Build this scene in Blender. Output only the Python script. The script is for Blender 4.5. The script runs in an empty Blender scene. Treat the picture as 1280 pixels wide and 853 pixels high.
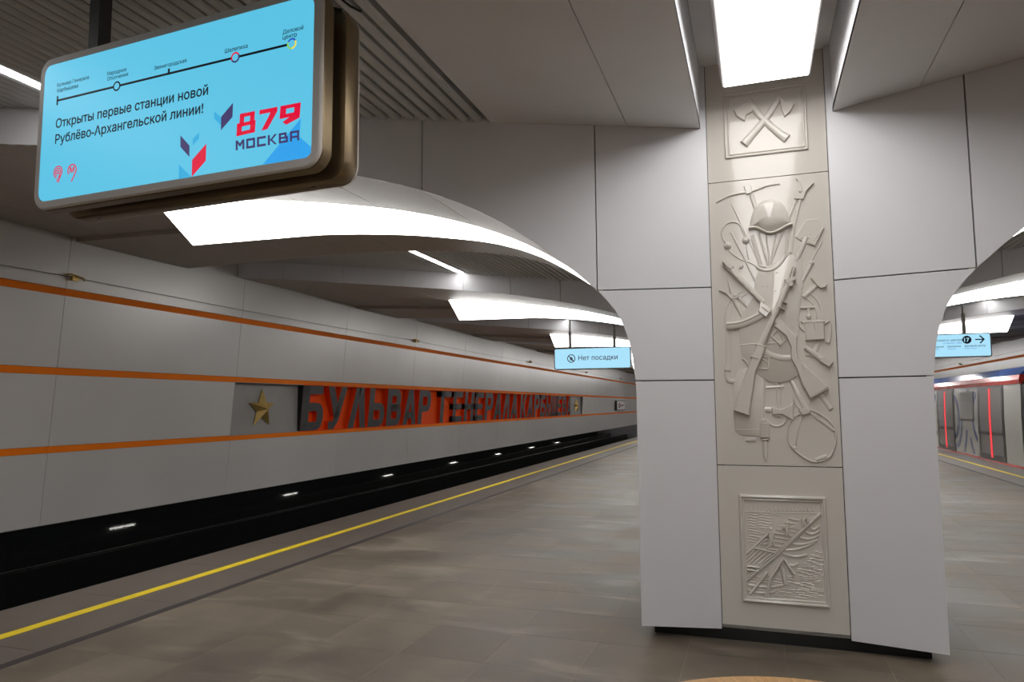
import bpy, bmesh, math, random
from mathutils import Vector, Matrix
from mathutils.geometry import delaunay_2d_cdt
random.seed(7)
D = bpy.data
S = bpy.context.scene
COL = S.collection

# ------------------------------------------------------------------ camera
FPX = 880.0
TH, YA, RO = math.radians(5.23), math.radians(19.1), math.radians(-.35)
CAM = Vector((0, 0, 1.6))
fwd = Vector((-math.sin(YA)*math.cos(TH), math.cos(YA)*math.cos(TH), math.sin(TH)))
r0 = Vector((math.cos(YA), math.sin(YA), 0))
u0 = r0.cross(fwd)
rgt = (math.cos(RO)*r0 + math.sin(RO)*u0).normalized()
upv = rgt.cross(fwd).normalized()
cd = D.cameras.new('camera'); cam = D.objects.new('camera', cd); COL.objects.link(cam)
cd.sensor_width = 36; cd.lens = 36*FPX/1280; cd.clip_start = .05; cd.clip_end = 300
cam.matrix_world = Matrix(((rgt.x, upv.x, -fwd.x, CAM.x), (rgt.y, upv.y, -fwd.y, CAM.y), (rgt.z, upv.z, -fwd.z, CAM.z), (0, 0, 0, 1)))
S.camera = cam
# ------------------------------------------------------------------ world and exposure
w = D.worlds.new('world'); S.world = w; w.use_nodes = True
w.node_tree.nodes['Background'].inputs[0].default_value = (.02, .02, .022, 1)
w.node_tree.nodes['Background'].inputs[1].default_value = .3
S.view_settings.view_transform = 'Standard'; S.view_settings.look = 'None'
S.view_settings.gamma = 1; S.view_settings.use_curve_mapping = False
S.view_settings.exposure = 1.3
STRIP_E, BOX_E, LINE_E = 4.6, 3.2, 9.0      # luminous ceilings, light boxes over the platform axis, thin linear lamps

def ray(px, py):
    return (px-640)/FPX*rgt + (426.5-py)/FPX*upv + fwd
def on_plane(px, py, P, n):
    d = ray(px, py); n = Vector(n); return CAM + d*((Vector(P)-CAM).dot(n)/d.dot(n))
def project(P):
    d = Vector(P)-CAM; z = d.dot(fwd); return 640+FPX*d.dot(rgt)/z, 426.5-FPX*d.dot(upv)/z, z

# ------------------------------------------------------------------ materials
def nodes(name):
    m = D.materials.new(name); m.use_nodes = True
    nt = m.node_tree; b = nt.nodes['Principled BSDF']; return m, nt, b
def mat(name, col, rough=.5, metal=0.0, spec=.5, var=0.0, vscale=3.0, bump=0.0, bscale=40.0, coat=0.0):
    m, nt, b = nodes(name)
    b.inputs['Base Color'].default_value = (*col, 1); b.inputs['Roughness'].default_value = rough
    b.inputs['Metallic'].default_value = metal; b.inputs['Specular IOR Level'].default_value = spec
    b.inputs['Coat Weight'].default_value = coat; b.inputs['Coat Roughness'].default_value = .06
    tc = nt.nodes.new('ShaderNodeTexCoord')
    if var:
        n = nt.nodes.new('ShaderNodeTexNoise'); n.inputs['Scale'].default_value = vscale; n.inputs['Detail'].default_value = 5
        nt.links.new(tc.outputs['Object'], n.inputs['Vector'])
        r = nt.nodes.new('ShaderNodeMapRange'); r.inputs[1].default_value = .3; r.inputs[2].default_value = .7
        r.inputs[3].default_value = 1-var; r.inputs[4].default_value = 1+var
        nt.links.new(n.outputs['Fac'], r.inputs[0])
        mx = nt.nodes.new('ShaderNodeMix'); mx.data_type = 'RGBA'; mx.blend_type = 'MULTIPLY'; mx.inputs[0].default_value = 1
        mx.inputs[6].default_value = (*col, 1); nt.links.new(r.outputs[0], mx.inputs[7])
        nt.links.new(mx.outputs[2], b.inputs['Base Color'])
    if bump:
        n2 = nt.nodes.new('ShaderNodeTexNoise'); n2.inputs['Scale'].default_value = bscale; n2.inputs['Detail'].default_value = 4
        nt.links.new(tc.outputs['Object'], n2.inputs['Vector'])
        bp = nt.nodes.new('ShaderNodeBump'); bp.inputs['Strength'].default_value = bump; bp.inputs['Distance'].default_value = .01
        nt.links.new(n2.outputs['Fac'], bp.inputs['Height']); nt.links.new(bp.outputs[0], b.inputs['Normal'])
    return m
def emit(name, col, strength):
    m, nt, b = nodes(name)
    b.inputs['Base Color'].default_value = (*[c*.08 for c in col], 1); b.inputs['Roughness'].default_value = .4
    b.inputs['Emission Color'].default_value = (*col, 1); b.inputs['Emission Strength'].default_value = strength
    return m

M = {}
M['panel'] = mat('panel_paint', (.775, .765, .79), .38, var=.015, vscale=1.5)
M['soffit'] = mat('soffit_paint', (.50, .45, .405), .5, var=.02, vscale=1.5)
M['ceil'] = mat('ceiling_paint', (.765, .765, .78), .45, var=.015)
M['joint'] = mat('joint_dark', (.02, .02, .02), .8)
M['glaze'] = mat('glazed_ceramic', (.70, .66, .60), .08, spec=.42, bump=.03, bscale=6)
M['granite_black'] = mat('black_granite', (.008, .009, .009), .035, spec=.5, bump=.01, bscale=30)
M['wall'] = mat('wall_metal', (.60, .575, .555), .33, metal=.15, var=.03, vscale=.7)
M['wallback'] = mat('wall_backing', (.06, .055, .05), .8)
M['niche'] = mat('niche_grey', (.30, .285, .27), .55, var=.05)
M['orange'] = mat('orange_channel', (.95, .215, .008), .6, spec=.12)
M['redor'] = mat('recess_red_orange', (.85, .085, .006), .6, spec=.12)
M['letter'] = mat('letter_charcoal', (.04, .037, .037), .55, var=.1, vscale=30)
M['black'] = mat('black_paint', (.012, .012, .012), .5)
M['gold'] = mat('gold_leaf', (.72, .50, .17), .38, metal=.55, var=.12, vscale=18)
M['slat'] = mat('slat_grey', (.60, .605, .615), .45)
M['void'] = mat('void_grey', (.16, .16, .165), .9)
M['bronze'] = mat('bronze_anodised', (.26, .195, .115), .33, metal=.85, var=.04, vscale=5)
M['darkgap'] = mat('dark_gap', (.03, .025, .018), .6)
M['bezel'] = mat('bezel_grey', (.72, .67, .63), .45)
M['steel'] = mat('steel_post', (.34, .32, .29), .3, metal=.9)
M['dsteel'] = mat('dark_post', (.10, .10, .10), .45, metal=.3)
M['yellow'] = mat('yellow_line', (.80, .60, .01), .5, var=.08, vscale=8)
M['edge'] = mat('edge_granite', (.12, .098, .08), .42, var=.16, vscale=2.2, bump=.15, bscale=180)
M['strip'] = mat('dark_strip', (.03, .022, .022), .6)
M['grout'] = mat('pale_grout', (.22, .185, .135), .8, var=.3, vscale=1.2)
M['trackbed'] = mat('track_concrete', (.03, .028, .026), .85)
M['rail'] = mat('rail_steel', (.25, .22, .2), .35, metal=.9)
M['lamp'] = emit('luminous_ceiling', (1, .985, .965), STRIP_E)
M['lampbox'] = emit('light_box_glow', (1, .985, .97), BOX_E)
M['lampline'] = emit('linear_lamp_glow', (1, .99, .97), LINE_E)
M['lampunder'] = emit('under_platform_lamp_glow', (1, .97, .9), 9)
M['whiteframe'] = mat('white_frame', (.72, .70, .70), .4)
M['screen'] = emit('screen_blue', (.11, .565, .81), .385)
M['screen2'] = emit('sign_pale_blue', (.40, .745, .95), .41)
for n, c in dict(p_navy=(.004, .010, .03), p_purple=(.045, .03, .13), p_red=(.70, .0, .035), p_blue=(.02, .34, .80), p_midblue=(.03, .40, .70),
                 p_maroon=(.22, .02, .06), p_green=(.25, .6, .1), p_yellow=(.8, .7, .05), p_dblue=(.02, .08, .5)).items():
    if n in ('p_navy', 'p_maroon'): M[n] = mat(n, c, .5)
    else: M[n] = emit(n, c, .41)
M['t_body'] = mat('train_grey', (.43, .43, .40), .22, coat=.4)
M['t_blue'] = mat('train_blue', (.025, .075, .27), .22, coat=.5)
M['t_red'] = mat('train_red', (.62, .03, .02), .2, coat=.5)
M['t_dark'] = mat('train_dark', (.03, .028, .03), .3)
M['t_glass'] = mat('train_glass', (.16, .155, .16), .06, spec=.7)
M['t_led'] = emit('door_edge_red_light', (1, .05, .06), .43)
M['t_win'] = mat('train_window_glass', (.34, .34, .34), .05, spec=.8)  # base grey lightened so the pale reflection is put into the pane colour

def wood():
    m, nt, b = nodes('oak_wood')
    tc = nt.nodes.new('ShaderNodeTexCoord'); sx = nt.nodes.new('ShaderNodeSeparateXYZ'); nt.links.new(tc.outputs['Object'], sx.inputs[0])
    at = nt.nodes.new('ShaderNodeMath'); at.operation = 'ARCTAN2'; nt.links.new(sx.outputs[1], at.inputs[0]); nt.links.new(sx.outputs[0], at.inputs[1])
    ln = nt.nodes.new('ShaderNodeVectorMath'); ln.operation = 'LENGTH'; nt.links.new(tc.outputs['Object'], ln.inputs[0])
    cb = nt.nodes.new('ShaderNodeCombineXYZ'); nt.links.new(at.outputs[0], cb.inputs[0]); nt.links.new(ln.outputs['Value'], cb.inputs[1])
    mp = nt.nodes.new('ShaderNodeMapping'); mp.inputs['Scale'].default_value = (55, 2.2, 1); nt.links.new(cb.outputs[0], mp.inputs[0])
    n = nt.nodes.new('ShaderNodeTexNoise'); n.inputs['Scale'].default_value = 1; n.inputs['Detail'].default_value = 5; nt.links.new(mp.outputs[0], n.inputs['Vector'])
    r = nt.nodes.new('ShaderNodeValToRGB'); r.color_ramp.elements[0].position = .3; r.color_ramp.elements[1].position = .7
    r.color_ramp.elements[0].color = (.40, .20, .065, 1); r.color_ramp.elements[1].color = (.66, .40, .17, 1)
    nt.links.new(n.outputs['Fac'], r.inputs[0]); nt.links.new(r.outputs[0], b.inputs['Base Color']); b.inputs['Roughness'].default_value = .38
    return m
M['wood'] = wood()

def granite_tiles():
    m, nt, b = nodes('grey_granite_tiles'); L = nt.links.new
    geo = nt.nodes.new('ShaderNodeNewGeometry'); oi = nt.nodes.new('ShaderNodeObjectInfo')
    add = nt.nodes.new('ShaderNodeMath'); add.operation = 'ADD'; L(geo.outputs['Random Per Island'], add.inputs[0]); L(oi.outputs['Random'], add.inputs[1])
    fr = nt.nodes.new('ShaderNodeMath'); fr.operation = 'FRACT'; L(add.outputs[0], fr.inputs[0])
    tint = nt.nodes.new('ShaderNodeMapRange'); tint.inputs[3].default_value = .90; tint.inputs[4].default_value = 1.10; L(fr.outputs[0], tint.inputs[0])
    base = nt.nodes.new('ShaderNodeValToRGB'); e = base.color_ramp.elements
    e[0].position = .35; e[0].color = (.072, .059, .045, 1); e[1].position = .68; e[1].color = (.225, .183, .135, 1)
    big = nt.nodes.new('ShaderNodeTexNoise'); big.inputs['Scale'].default_value = 1.1; big.inputs['Detail'].default_value = 6; big.inputs['Roughness'].default_value = .6
    L(geo.outputs['Position'], big.inputs['Vector']); 
    sp = nt.nodes.new('ShaderNodeTexNoise'); sp.inputs['Scale'].default_value = 160; sp.inputs['Detail'].default_value = 2; L(geo.outputs['Position'], sp.inputs['Vector'])
    mixf = nt.nodes.new('ShaderNodeMath'); mixf.operation = 'MULTIPLY_ADD'; mixf.inputs[1].default_value = .35; L(sp.outputs['Fac'], mixf.inputs[0])
    sc = nt.nodes.new('ShaderNodeMath'); sc.operation = 'MULTIPLY'; sc.inputs[1].default_value = .65; L(big.outputs['Fac'], sc.inputs[0]); L(sc.outputs[0], mixf.inputs[2])
    L(mixf.outputs[0], base.inputs[0])
    mul = nt.nodes.new('ShaderNodeMix'); mul.data_type = 'RGBA'; mul.blend_type = 'MULTIPLY'; mul.inputs[0].default_value = 1
    L(base.outputs[0], mul.inputs[6]); L(tint.outputs[0], mul.inputs[7])
    # dusty scuffs stretched across the platform
    mp = nt.nodes.new('ShaderNodeMapping'); mp.inputs['Scale'].default_value = (.9, 2.4, 1); L(geo.outputs['Position'], mp.inputs[0])
    du = nt.nodes.new('ShaderNodeTexNoise'); du.inputs['Scale'].default_value = 1.3; du.inputs['Detail'].default_value = 7; du.inputs['Distortion'].default_value = .5; L(mp.outputs[0], du.inputs['Vector'])
    dr = nt.nodes.new('ShaderNodeMapRange'); dr.inputs[1].default_value = .55; dr.inputs[2].default_value = .75; dr.inputs[4].default_value = .6; L(du.outputs['Fac'], dr.inputs[0])
    dust = nt.nodes.new('ShaderNodeMix'); dust.data_type = 'RGBA'; dust.inputs[7].default_value = (.29, .245, .19, 1)
    L(dr.outputs[0], dust.inputs[0]); L(mul.outputs[2], dust.inputs[6]); L(dust.outputs[2], b.inputs['Base Color'])
    rr = nt.nodes.new('ShaderNodeMapRange'); rr.inputs[3].default_value = .36; rr.inputs[4].default_value = .60; L(big.outputs['Fac'], rr.inputs[0]); rr.inputs[1].default_value = .3; rr.inputs[2].default_value = .7
    L(rr.outputs[0], b.inputs['Roughness']); b.inputs['Specular IOR Level'].default_value = .2
    bp = nt.nodes.new('ShaderNodeBump'); bp.inputs['Strength'].default_value = .12; bp.inputs['Distance'].default_value = .004; L(sp.outputs['Fac'], bp.inputs['Height']); L(bp.outputs[0], b.inputs['Normal'])
    return m
M['tile'] = granite_tiles()

# ------------------------------------------------------------------ mesh helpers
class MB:
    def __init__(s): s.v = []; s.f = []; s.mi = []
    def face(s, idx, mi=0): s.f.append(tuple(idx)); s.mi.append(mi)
    def add(s, vs, fs, mi=0):
        o = len(s.v); s.v += [tuple(v) for v in vs]
        for f in fs: s.face([i+o for i in f], mi)
    def box(s, x0, x1, y0, y1, z0, z1, mi=0):
        vs = [(x, y, z) for z in (z0, z1) for y in (y0, y1) for x in (x0, x1)]
        s.add(vs, [(0, 2, 3, 1), (4, 5, 7, 6), (0, 1, 5, 4), (2, 6, 7, 3), (0, 4, 6, 2), (1, 3, 7, 5)], mi)
    def prism(s, front, back, mi=0, side_mi=None):      # two matching loops joined into a solid
        n = len(front); o = len(s.v); s.v += [tuple(p) for p in front] + [tuple(p) for p in back]
        sm = mi if side_mi is None else side_mi
        s.face(range(o, o+n), mi); s.face(range(o+2*n-1, o+n-1, -1), sm)
        for i in range(n):
            j = (i+1) % n; s.face((o+i, o+n+i, o+n+j, o+j), sm)
    def ribbon(s, A, B, off):                            # sheet between two rails, made solid by the offsets
        n = len(A); o = len(s.v)
        s.v += [tuple(p) for p in A] + [tuple(p) for p in B]
        s.v += [tuple(Vector(p)+Vector(q)) for p, q in zip(A, off)] + [tuple(Vector(p)+Vector(q)) for p, q in zip(B, off)]
        for i in range(n-1):
            s.face((o+i, o+i+1, o+n+i+1, o+n+i)); s.face((o+2*n+i, o+3*n+i, o+3*n+i+1, o+2*n+i+1))
            s.face((o+i, o+2*n+i, o+2*n+i+1, o+i+1)); s.face((o+n+i, o+n+i+1, o+3*n+i+1, o+3*n+i))
        for i in (0, n-1): s.face((o+i, o+n+i, o+3*n+i, o+2*n+i))
    def tube(s, pts, r, seg=8, closed=False):
        pts = [Vector(p) for p in pts]; n = len(pts); o = len(s.v)
        rs = r if isinstance(r, (list, tuple)) else [r]*n
        for i, p in enumerate(pts):
            a = pts[i-1] if (i or closed) else p; b = pts[(i+1) % n] if (i < n-1 or closed) else p
            t = (b-a).normalized(); h = Vector((0, 0, 1)) if abs(t.z) < .9 else Vector((1, 0, 0))
            x = t.cross(h).normalized(); y = t.cross(x)
            for k in range(seg):
                an = 2*math.pi*k/seg; s.v.append(tuple(p + x*rs[i]*math.cos(an) + y*rs[i]*math.sin(an)))
        for i in range(n if closed else n-1):
            j = (i+1) % n
            for k in range(seg):
                l = (k+1) % seg; s.face((o+i*seg+k, o+i*seg+l, o+j*seg+l, o+j*seg+k))
        if not closed:
            s.face(range(o+seg-1, o-1, -1)); s.face(range(o+(n-1)*seg, o+n*seg))
    def cyl(s, c, r0, r1, z0, z1, seg=32):
        s.tube([(c[0], c[1], z0), (c[0], c[1], z1)], [r0, r1], seg)
    def mesh(s, name, mats, recalc=True, smooth=False):
        me = D.meshes.new(name); me.from_pydata(s.v, [], s.f)
        for m in (mats if isinstance(mats, (list, tuple)) else [mats]): me.materials.append(M[m] if isinstance(m, str) else m)
        me.polygons.foreach_set('material_index', s.mi)
        if recalc:
            bm = bmesh.new(); bm.from_mesh(me); bmesh.ops.recalc_face_normals(bm, faces=bm.faces); bm.to_mesh(me); bm.free()
        if smooth:
            me.polygons.foreach_set('use_smooth', [True]*len(me.polygons))
            me.set_sharp_from_angle(angle=math.radians(35))
        me.update(); return me
    def build(s, name, mats, parent=None, smooth=False, loc=(0, 0, 0)):
        return link(name, s.mesh(name, mats, smooth=smooth), parent, loc)
def link(name, me, parent=None, loc=(0, 0, 0)):
    o = D.objects.new(name, me); COL.objects.link(o); o.location = loc
    if parent: o.parent = parent
    return o
def empty(name, loc=(0, 0, 0)):
    o = D.objects.new(name, None); COL.objects.link(o); o.location = loc; o.empty_display_size = .2; return o
def tag(o, label=None, cat=None, group=None, kind=None):
    if label: o['label'] = label
    if cat: o['category'] = cat
    if group: o['group'] = group
    if kind: o['kind'] = kind
    return o
def bevel(o, wd=.01, seg=2):
    m = o.modifiers.new('bevel', 'BEVEL'); m.width = wd; m.segments = seg; m.limit_method = 'ANGLE'; m.angle_limit = math.radians(40); return o

# text as flat mesh in a (x, z) frame; returns list of (verts2d, faces)
def text_mesh(body, bold=0.0):
    """outline loops of the built-in font, filled contour by contour so that overlapping contours stay solid"""
    c = D.curves.new('text', 'FONT'); c.body = body; c.resolution_u = 3; c.fill_mode = 'NONE'
    o = D.objects.new('text', c); COL.objects.link(o)
    dg = bpy.context.evaluated_depsgraph_get(); me = D.meshes.new_from_object(o.evaluated_get(dg))
    co = [(p.co.x, p.co.y) for p in me.vertices]; nxt = {}
    for e_ in me.edges:
        a, b = e_.vertices; nxt.setdefault(a, []).append(b); nxt.setdefault(b, []).append(a)
    D.objects.remove(o); D.curves.remove(c); D.meshes.remove(me)
    seen = set(); loops = []
    for st in range(len(co)):
        if st in seen or st not in nxt: continue
        lp = [st]; seen.add(st); cur = st
        while True:
            nn = [q for q in sorted(nxt[cur], key=lambda q: (q != cur+1)) if q not in seen]
            if not nn: break
            cur = nn[0]; seen.add(cur); lp.append(cur)
        if len(lp) > 2: loops.append([co[q] for q in lp])
    if bold:
        ar = lambda L: sum(L[i-1][0]*L[i][1]-L[i][0]*L[i-1][1] for i in range(len(L)))
        def inside(p, L):
            r = False
            for i in range(len(L)):
                (x0, y0), (x1, y1) = L[i], L[i-1]
                if (y0 > p[1]) != (y1 > p[1]) and p[0] < (x1-x0)*(p[1]-y0)/(y1-y0)+x0: r = not r
            return r
        def near_(L, Q): return min(p[0] for p in Q) <= L[0][0] <= max(p[0] for p in Q)
        def fat(L):
            out = []; n = len(L); dp = sum(near_(L, Q) and all(inside(p, Q) for p in L) for Q in loops if Q is not L)
            sd = (1 if ar(L) < 0 else -1)*(1 if dp % 2 == 0 else -1)
            for i in range(n):
                a, p, b = Vector(L[i-1]), Vector(L[i]), Vector(L[(i+1) % n]); d1 = (p-a).normalized(); d2 = (b-p).normalized()
                q = Vector((-d1.y-d2.y, d1.x+d2.x))*sd; q = q/max(q.length_squared, .8)*2*bold; out.append((p.x+q.x, p.y+q.y))
            return out
        loops = [fat(L) for L in loops]
    boxes = [(min(p[0] for p in L), max(p[0] for p in L), min(p[1] for p in L), max(p[1] for p in L)) for L in loops]
    def winding(px, py):
        n = 0
        for L, bb in zip(loops, boxes):
            if not (bb[0] <= px <= bb[1] and bb[2] <= py <= bb[3]): continue
            for i in range(len(L)):
                (x0, y0), (x1, y1) = L[i-1], L[i]
                if (y0 <= py) != (y1 <= py):
                    if x0+(x1-x0)*(py-y0)/(y1-y0) > px: n += 1 if y1 > y0 else -1
        return n
    vs, es = [], []
    for L in loops:
        o_ = len(vs); vs += [Vector(p) for p in L]; es += [(o_+i, o_+(i+1) % len(L)) for i in range(len(L))]
    rv, re_, rf = delaunay_2d_cdt(vs, es, [], 0, 1e-5)[:3]
    f = [tuple(t) for t in rf if winding(sum(rv[q].x for q in t)/len(t), sum(rv[q].y for q in t)/len(t)) != 0]
    return [(p.x, p.y) for p in rv], f
def text_on(name, body, parent, place, width, mat_, bold=0.0, height=None, cx=None):
    """place(s, t) -> 3D point; text starts at s=0, baseline t=0; scaled to the width"""
    v, f = text_mesh(body, bold); x0 = min(p[0] for p in v); x1 = max(p[0] for p in v)
    k = width/(x1-x0); kh = k
    if height: kh = height/max(p[1] for p in v)
    m = MB(); m.add([place((p[0]-x0)*k, p[1]*kh) for p in v], f)
    return link(name, m.mesh(name, mat_, recalc=False), parent)

ORD = ['nearest', 'second', 'third', 'fourth', 'fifth', 'sixth', 'seventh', 'eighth', 'ninth']
XC, YC, PITCH, NP = .12, 5.15, 7.75, 8
Y0, Y1 = -18.0, 66.0

# ------------------------------------------------------------------ floor and platform edges
floor = MB(); floor.box(-4.46, 4.70, Y0, Y1, -.25, -.0008)
floor = tag(floor.build('floor', 'grout'), kind='structure')
TS, GX = .595, -1.08
tm = MB()
b_ = .004
tm.box(-TS/2+.0022, TS/2-.0032, -TS/2+.0022, TS/2-.0032, -.02, 0)
tile_me = tm.mesh('floor_tile', 'tile')
cells = []
nx0 = int(math.ceil((-4.46-GX)/TS)); nx1 = int(math.floor((4.70-GX)/TS))
iy0 = int((Y0-4.245)/TS)+1; iy1 = int((Y1-4.245)/TS)-1
for ix in range(nx0, nx1):
    for iy in range(iy0, iy1):
        cx = GX+TS*(ix+.5); cy = 4.245+TS*(iy+.5)
        if abs(cx-XC) < .5 and any(abs(cy-(YC+.6+k*PITCH)) < .3 for k in range(NP)): continue
        d = Vector((cx, cy, 0))-CAM; vis = d.dot(fwd) > .3
        if vis:
            px, py, _ = project((cx, cy, 0)); vis = -40 < px < 1320 and py < 900
            if 800 < px < 1185 and cy > 6.3: vis = False
        cells.append((0 if vis else 1, d.length, cx, cy))
cells.sort()
near = [c for c in cells if c[0] == 0][:290]; nearset = set(c[2:] for c in near)
for c in near: link('floor_tile', tile_me, floor, (c[2], c[3], 0))
far = MB()
for c in cells:
    if c[2:] in nearset: continue
    h = TS/2-.0032; far.add([(c[2]-h, c[3]-h, 0), (c[2]+h, c[3]-h, 0), (c[2]+h, c[3]+h, 0), (c[2]-h, c[3]+h, 0)], [(0, 1, 2, 3)])
for (xa, xb) in ((-4.46, GX+TS*nx0), (GX+TS*nx1, 4.70)):
    for iy in range(iy0, iy1):
        ya = 4.245+TS*iy
        far.add([(xa+.002, ya+.002, 0), (xb-.002, ya+.002, 0), (xb-.002, ya+TS-.002, 0), (xa+.002, ya+TS-.002, 0)], [(0, 1, 2, 3)])
tag(link('floor_tiles', far.mesh('floor_tiles', 'tile', recalc=False), floor), kind='stuff')

LY = Y1-Y0
for side, sg in (('left', -1), ('right', 1)):
    X = lambda d: XC+sg*d
    def bx(d0, d1, z0, z1, y0=Y0, y1=Y1):
        m = MB(); a, b = sorted((X(d0), X(d1))); m.box(a, b, y0, y1, z0, z1); return m
    base = tag(bx(4.581, 5.80, -.25, -.012).build('platform_edge_'+side, 'trackbed'), kind='structure')
    tag(bx(4.58, 4.66, -.02, .001).build('trim_1' if sg < 0 else 'trim_2', 'strip'), kind='structure')
    tag(bx(5.15, 5.25, -.012, .002).build('trim_3' if sg < 0 else 'trim_4', 'yellow'), kind='structure')
    inner = MB(); a, b = sorted((X(4.663), X(5.148))); inner.box(a-X(4.9), b-X(4.9), .002, 1.188, -.012, 0); inner = inner.mesh('edge_slab', 'edge')
    outer = MB(); a, b = sorted((X(5.252), X(5.85))); outer.box(a-X(5.5), b-X(5.5), .002, 1.188, -.05, 0); outer = outer.mesh('edge_slab', 'edge')
    for i in range(int((40+6)/1.19)):
        link('edge_slab', inner, base, (X(4.9), -6+i*1.19, 0)); link('edge_slab', outer, base, (X(5.5), -6+i*1.19, 0))
    ye = -6+int(46/1.19)*1.19
    fs = bx(4.663, 5.85, -.012, 0, ye, Y1); fs.build('edge_paving', 'edge', base)
    tag(bx(5.35, 5.45, -1.6, -.25).build('platform_wall_'+side, 'trackbed'), kind='structure')
    tag(bx(5.35, 10.1, -1.7, -1.6).build('track_bed_'+side, 'trackbed'), kind='structure')
    for n_, dr in enumerate((6.6, 8.12)):
        rl = bx(dr-.035, dr+.035, -1.24, -1.10); rl_ = rl; a, b = sorted((X(dr-.07), X(dr+.07))); rl.box(a, b, Y0, Y1, -1.6, -1.24)
        tag(rl.build('rail', 'rail'), '%s rail of the track on the %s, down in the trench' % (('platform side', 'wall side')[n_], side), 'rail')
    if sg < 0:
        for k, yy in enumerate((6.57, 12.92, 19.24, 25.55, 32.05, 38.4, 44.8, 51.1)):
            t = tag(empty('platform_lamp', (X(5.6), yy, -1.18)), '%s short lamp under the platform edge by the left track' % ORD[k], 'lamp', 'lamps under the left platform edge')
            m = MB(); m.box(-.05, .12, -.36, .36, .03, .06); m.box(.02, .12, -.03, .03, .06, .92); m.build('housing', 'dsteel', t)
            m = MB(); m.tube([(0, -.33, 0), (0, .33, 0)], .012, 8); m.build('tube', 'lampunder', t)

# ------------------------------------------------------------------ track walls
def xw(z): return -9.72+.08*(z-1.5)
ZR = [(-.09, .945), (1.05, 2.085), (2.195, 3.25), (3.36, 4.62)]
ZO = [(.945, 1.05), (2.085, 2.195), (3.25, 3.36)]
SEAM0, SP = 7.55, 3.765
NY0, NY1, LET0, LET1 = 11.30, 40.65, 13.52, 38.05
def wall(side):
    sg = 1 if side == 'left' else -1
    fx = (lambda x: x) if sg > 0 else (lambda x: 2*XC-x)
    dzr = 0 if sg > 0 else .1
    def panel(y0, y1, z0, z1, dep0, dep1):       # leaning slab
        m = MB()
        P = lambda y, z, d: (fx(xw(z)+d), y, z+dzr)
        m.prism([P(y0, z0, dep0), P(y1, z0, dep0), P(y1, z1, dep0), P(y0, z1, dep0)], [P(y0, z0, dep1), P(y1, z0, dep1), P(y1, z1, dep1), P(y0, z1, dep1)])
        return m
    bk = MB(); P = lambda y, z, d: (fx(xw(z)+d), y, z+dzr)
    def back(y0, y1, z0, z1, d=-.045):
        bk.add([P(y0, z0, d), P(y1, z0, d), P(y1, z1, d), P(y0, z1, d)], [(0, 1, 2, 3)])
    back(Y0, Y1, -1.7, .99); back(Y0, Y1, 2.14, 4.7)
    if sg > 0: back(Y0, NY0, .99, 2.14); back(NY1, Y1, .99, 2.14)
    else: back(Y0, Y1, .99, 2.14)
    root = tag(link('wall_'+side, bk.mesh('wall_'+side, 'wallback', recalc=False)), kind='structure')
    i0 = int((Y0-SEAM0)/SP)-1; i1 = int((Y1-SEAM0)/SP)+1
    for r, (z0, z1) in enumerate(ZR):
        for i in range(i0, i1):
            y0 = max(SEAM0+i*SP, Y0); y1 = min(SEAM0+(i+1)*SP, Y1)
            if y1-y0 < .3: continue
            if r == 1 and sg > 0:
                if y0 >= NY0-.3 and y1 <= NY1+.2: continue
                if y0 < NY1 < y1: y0 = NY1
            panel(y0+.003, y1-.003, z0, z1, 0, -.03).build('wall_panel', 'wall', root)
    for r, (z0, z1) in enumerate(ZO):
        for i in range(i0, i1):
            y0 = max(SEAM0+i*SP, Y0); y1 = min(SEAM0+(i+1)*SP, Y1)
            if y1-y0 < .3: continue
            panel(y0+.001, y1-.001, z0+.004, z1-.004, -.012, -.04).build('orange_strip', 'orange', root)
    # black granite base in two courses
    tw = .93
    for i in range(int((Y1-Y0)/tw)):
        y0 = Y0+i*tw
        if y0 > 45: break
        for (z0, z1) in ((-.64, -.094), (-1.25, -.648)):
            m = MB(); a = fx(-9.86); b = fx(-9.83); m.box(min(a, b), max(a, b), y0+.0015, y0+tw-.0015, z0, z1); m.build('granite_tile', 'granite_black', root)
    m = MB(); a, b = sorted((fx(-9.86), fx(-9.83))); m.box(a, b, y0, Y1, -1.25, -.094); m.box(a, b, Y0, Y1, -1.6, -1.255); m.build('granite_base', 'granite_black', root)
    m = MB(); a, b = sorted((fx(-9.95), fx(-9.80))); m.box(a, b, Y0, Y1, -.094, -.09); m.build('base_cap', 'black', root)
    m = MB(); a, b = sorted((fx(-9.84), fx(-9.828))); m.box(a, b, Y0, Y1, -.647, -.641); m.build('seam_highlight', 'steel', root)  # thin steel bar added to draw the faint highlight along the granite seam
    # sagging cable and its small brackets above the upper orange strip
    pts = []; ys = (-3.5, 7.63, 18.72, 29.9, 40.9, 52.0, 63.0)
    for a, b in zip(ys, ys[1:]):
        for t in range(12): pts.append((fx(xw(3.53)+.05), a+(b-a)*t/12, 3.53+dzr-.03*math.sin(math.pi*t/12)))
    c = tag(empty('wall_cable', (fx(xw(3.53)+.05), -3.5, 3.53)), 'thin dark cable with small brackets along the %s track wall' % side, 'cable')
    o = c.location
    m = MB(); m.tube([Vector(p)-o for p in pts], .004, 5); m.build('cable', 'dsteel', c)
    for y in ys[1:-1]:
        m = MB(); m.tube([(0, y+3.5-.16, .02), (fx(.06)-fx(0), y+3.5-.1, .03), (fx(.06)-fx(0), y+3.5+.1, .0), (0, y+3.5+.16, -.02)], .014, 6)
        m.box(-.03, .03, y+3.5-.05, y+3.5+.05, -.05, .02); m.build('bracket', 'gold', c)
    return root, P
wl, WP = wall('left'); wr, _ = wall('right')

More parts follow.
